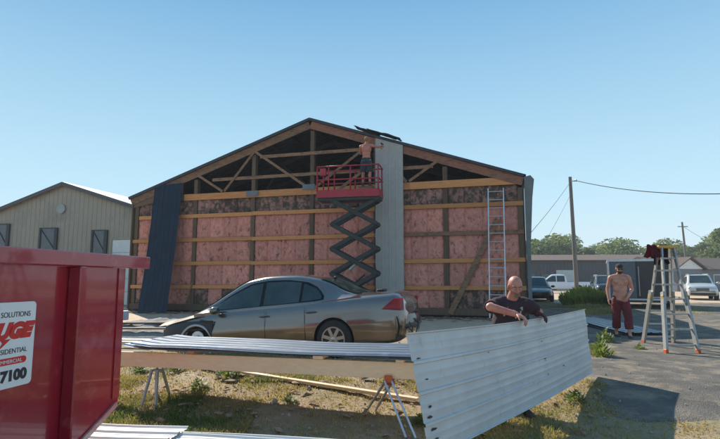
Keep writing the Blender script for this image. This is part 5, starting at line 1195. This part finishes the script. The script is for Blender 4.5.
WPOS = [(199, 389, 'small low green weed in bare soil right of the left sawhorse'), (229, 377, 'broad leafy green weed under the plank near the long timber'), (176, 371, 'leafy weed behind the legs of the left sawhorse'), (140, 372, 'leafy green weed under the far left end of the plank'), (236, 366, 'low green weed directly under the plank left of centre'), (290, 403, 'small weed at the upper edge of the shaded grass strip'), (420, 425, 'weed at the foot of the right sawhorse by the held sheet'), (601, 357, 'tall pale green weed at the asphalt edge right of the held sheet'), (606, 343, 'pale weed beside the low pile of sheets near the shirtless man'), (640, 350, 'small yellow green weed on the asphalt left of the stepladder foot'), (575, 400, 'yellow green weed at the left edge of the shadow of the sheet'), (500, 425, 'low weed in the lit grass below the held sheet'), (300, 366, 'green weed below the plank right of the timber end')]
for i, (px, py, lb_) in enumerate(WPOS):
    a, b, c = ray(px, py); z = -.12
    for _ in range(4): tt = (z - EYE) / c; z = gz(a * tt, b * tt)
    t = thing('weed', lb_, 'weed', (a * tt, b * tt, z), rnd.uniform(0, 6)); s_ = (1.0, 1.3, .9, .9, .9, .7, .8, 1.5, 1.3, .8, .9, .7, .8)[i]; s_ *= .85; t.scale = (s_, s_, s_ * (1.6 if i in (7, 8) else 1)); link('leaves', wm[i % 4], t)
# scraps at the foot of the gable and on the verge
for k, (a_, b_, w_, m_, lb_) in enumerate(((12.3, 15.6, .16, M_grey_wood, 'long dark board lying at the foot of the gable right of the sedan'), (11.4, 13.0, .10, M_lumber2, 'short brown board on the pad between the sedan tail and the ladder'))):
    p = bw(a_, -.55 - .5 * k, .05); q_ = bw(b_, -.35 - .75 * k, .05); timber(lb_, p, q_, w_, .04, m_, 'board')
r_ = random.Random(5); vs_ = []; fs_ = []
for i in range(700):
    near = i < 350
    if near: x = r_.uniform(-3.5, 2.6); y = r_.uniform(4.9, 9.5); z = gz(x, y) + .02
    else: p = bw(r_.uniform(.5, 16), -abs(r_.gauss(0, .8)) - .15, 0); x, y, z = p.x, p.y, .045
    L = r_.uniform(.02, .09) * (1 if near else 1.8); a = r_.uniform(0, 6.28); u_ = V((math.cos(a), math.sin(a), r_.uniform(-.15, .3))) * L; v_ = V((-math.sin(a), math.cos(a), r_.uniform(-.3, .3))) * L * r_.uniform(.1, .6); c = V((x, y, z + .01)); k = len(vs_)
    vs_ += [c - u_ - v_, c + u_ - v_ * .7, c + u_ * .8 + v_, c - u_ * .9 + v_, c + V((0, 0, .008 + L * .15))]; fs_ += [(k, k+1, k+4), (k+1, k+2, k+4), (k+2, k+3, k+4), (k+3, k, k+4)]
me = bpy.data.meshes.new('scraps'); me.from_pydata(vs_, [], fs_); me.materials.append(mat('brown_scraps', (.38, .24, .15), (.20, .13, .09), rough=.9, scale=12)); setp(link('scraps', me), 'wood chips and torn scraps scattered over the verge and the foot of the gable', 'scraps', kind='stuff')
# small stones and crumbs of asphalt, scattered
r_ = random.Random(21); bm = B()
for i in range(1500):
    x = r_.uniform(-4, 8); y = r_.uniform(4.4, 12)
    if on_asphalt(x, y) and r_.random() < .8: continue
    s_ = r_.uniform(.006, .02) * (1 + (r_.random() < .04) * 1.2)
    Mx = Matrix.Translation((x, y, gz(x, y) + (.03 if on_asphalt(x, y) else .008) + s_ * .3)) @ Euler((r_.random() * 6, r_.random() * 6, 0)).to_matrix().to_4x4() @ Matrix.Diagonal((s_, s_ * r_.uniform(.6, 1), s_ * .6, 1)); bmesh.ops.create_icosphere(bm, subdivisions=1, radius=1, matrix=Mx)
setp(obj('stones', bm, mat('small_stone', (.42, .37, .30), (.28, .25, .21), rough=.9, scale=15)), 'small stones scattered over the verge and the asphalt', 'stones', kind='stuff')

# ------------------------------------------------------------------ summer haze
bm = B(); bx(bm, -420, 420, -60, 420, -1.6, 22); hz = obj('haze', bm, M_black); hz.data.materials.clear()
hm = bpy.data.materials.new('haze_air'); hm.use_nodes = True; nt = hm.node_tree; nt.nodes.remove(nt.nodes['Principled BSDF']); pv = nt.nodes.new('ShaderNodeVolumePrincipled')
pv.inputs['Color'].default_value = (.92, .95, 1, 1); pv.inputs['Density'].default_value = .0009; nt.links.new(pv.outputs[0], nt.nodes['Material Output'].inputs['Volume']); hz.data.materials.append(hm)
setp(hz, kind='stuff'); hz['label'] = 'thin pale summer haze over the yard'; hz['category'] = 'haze'
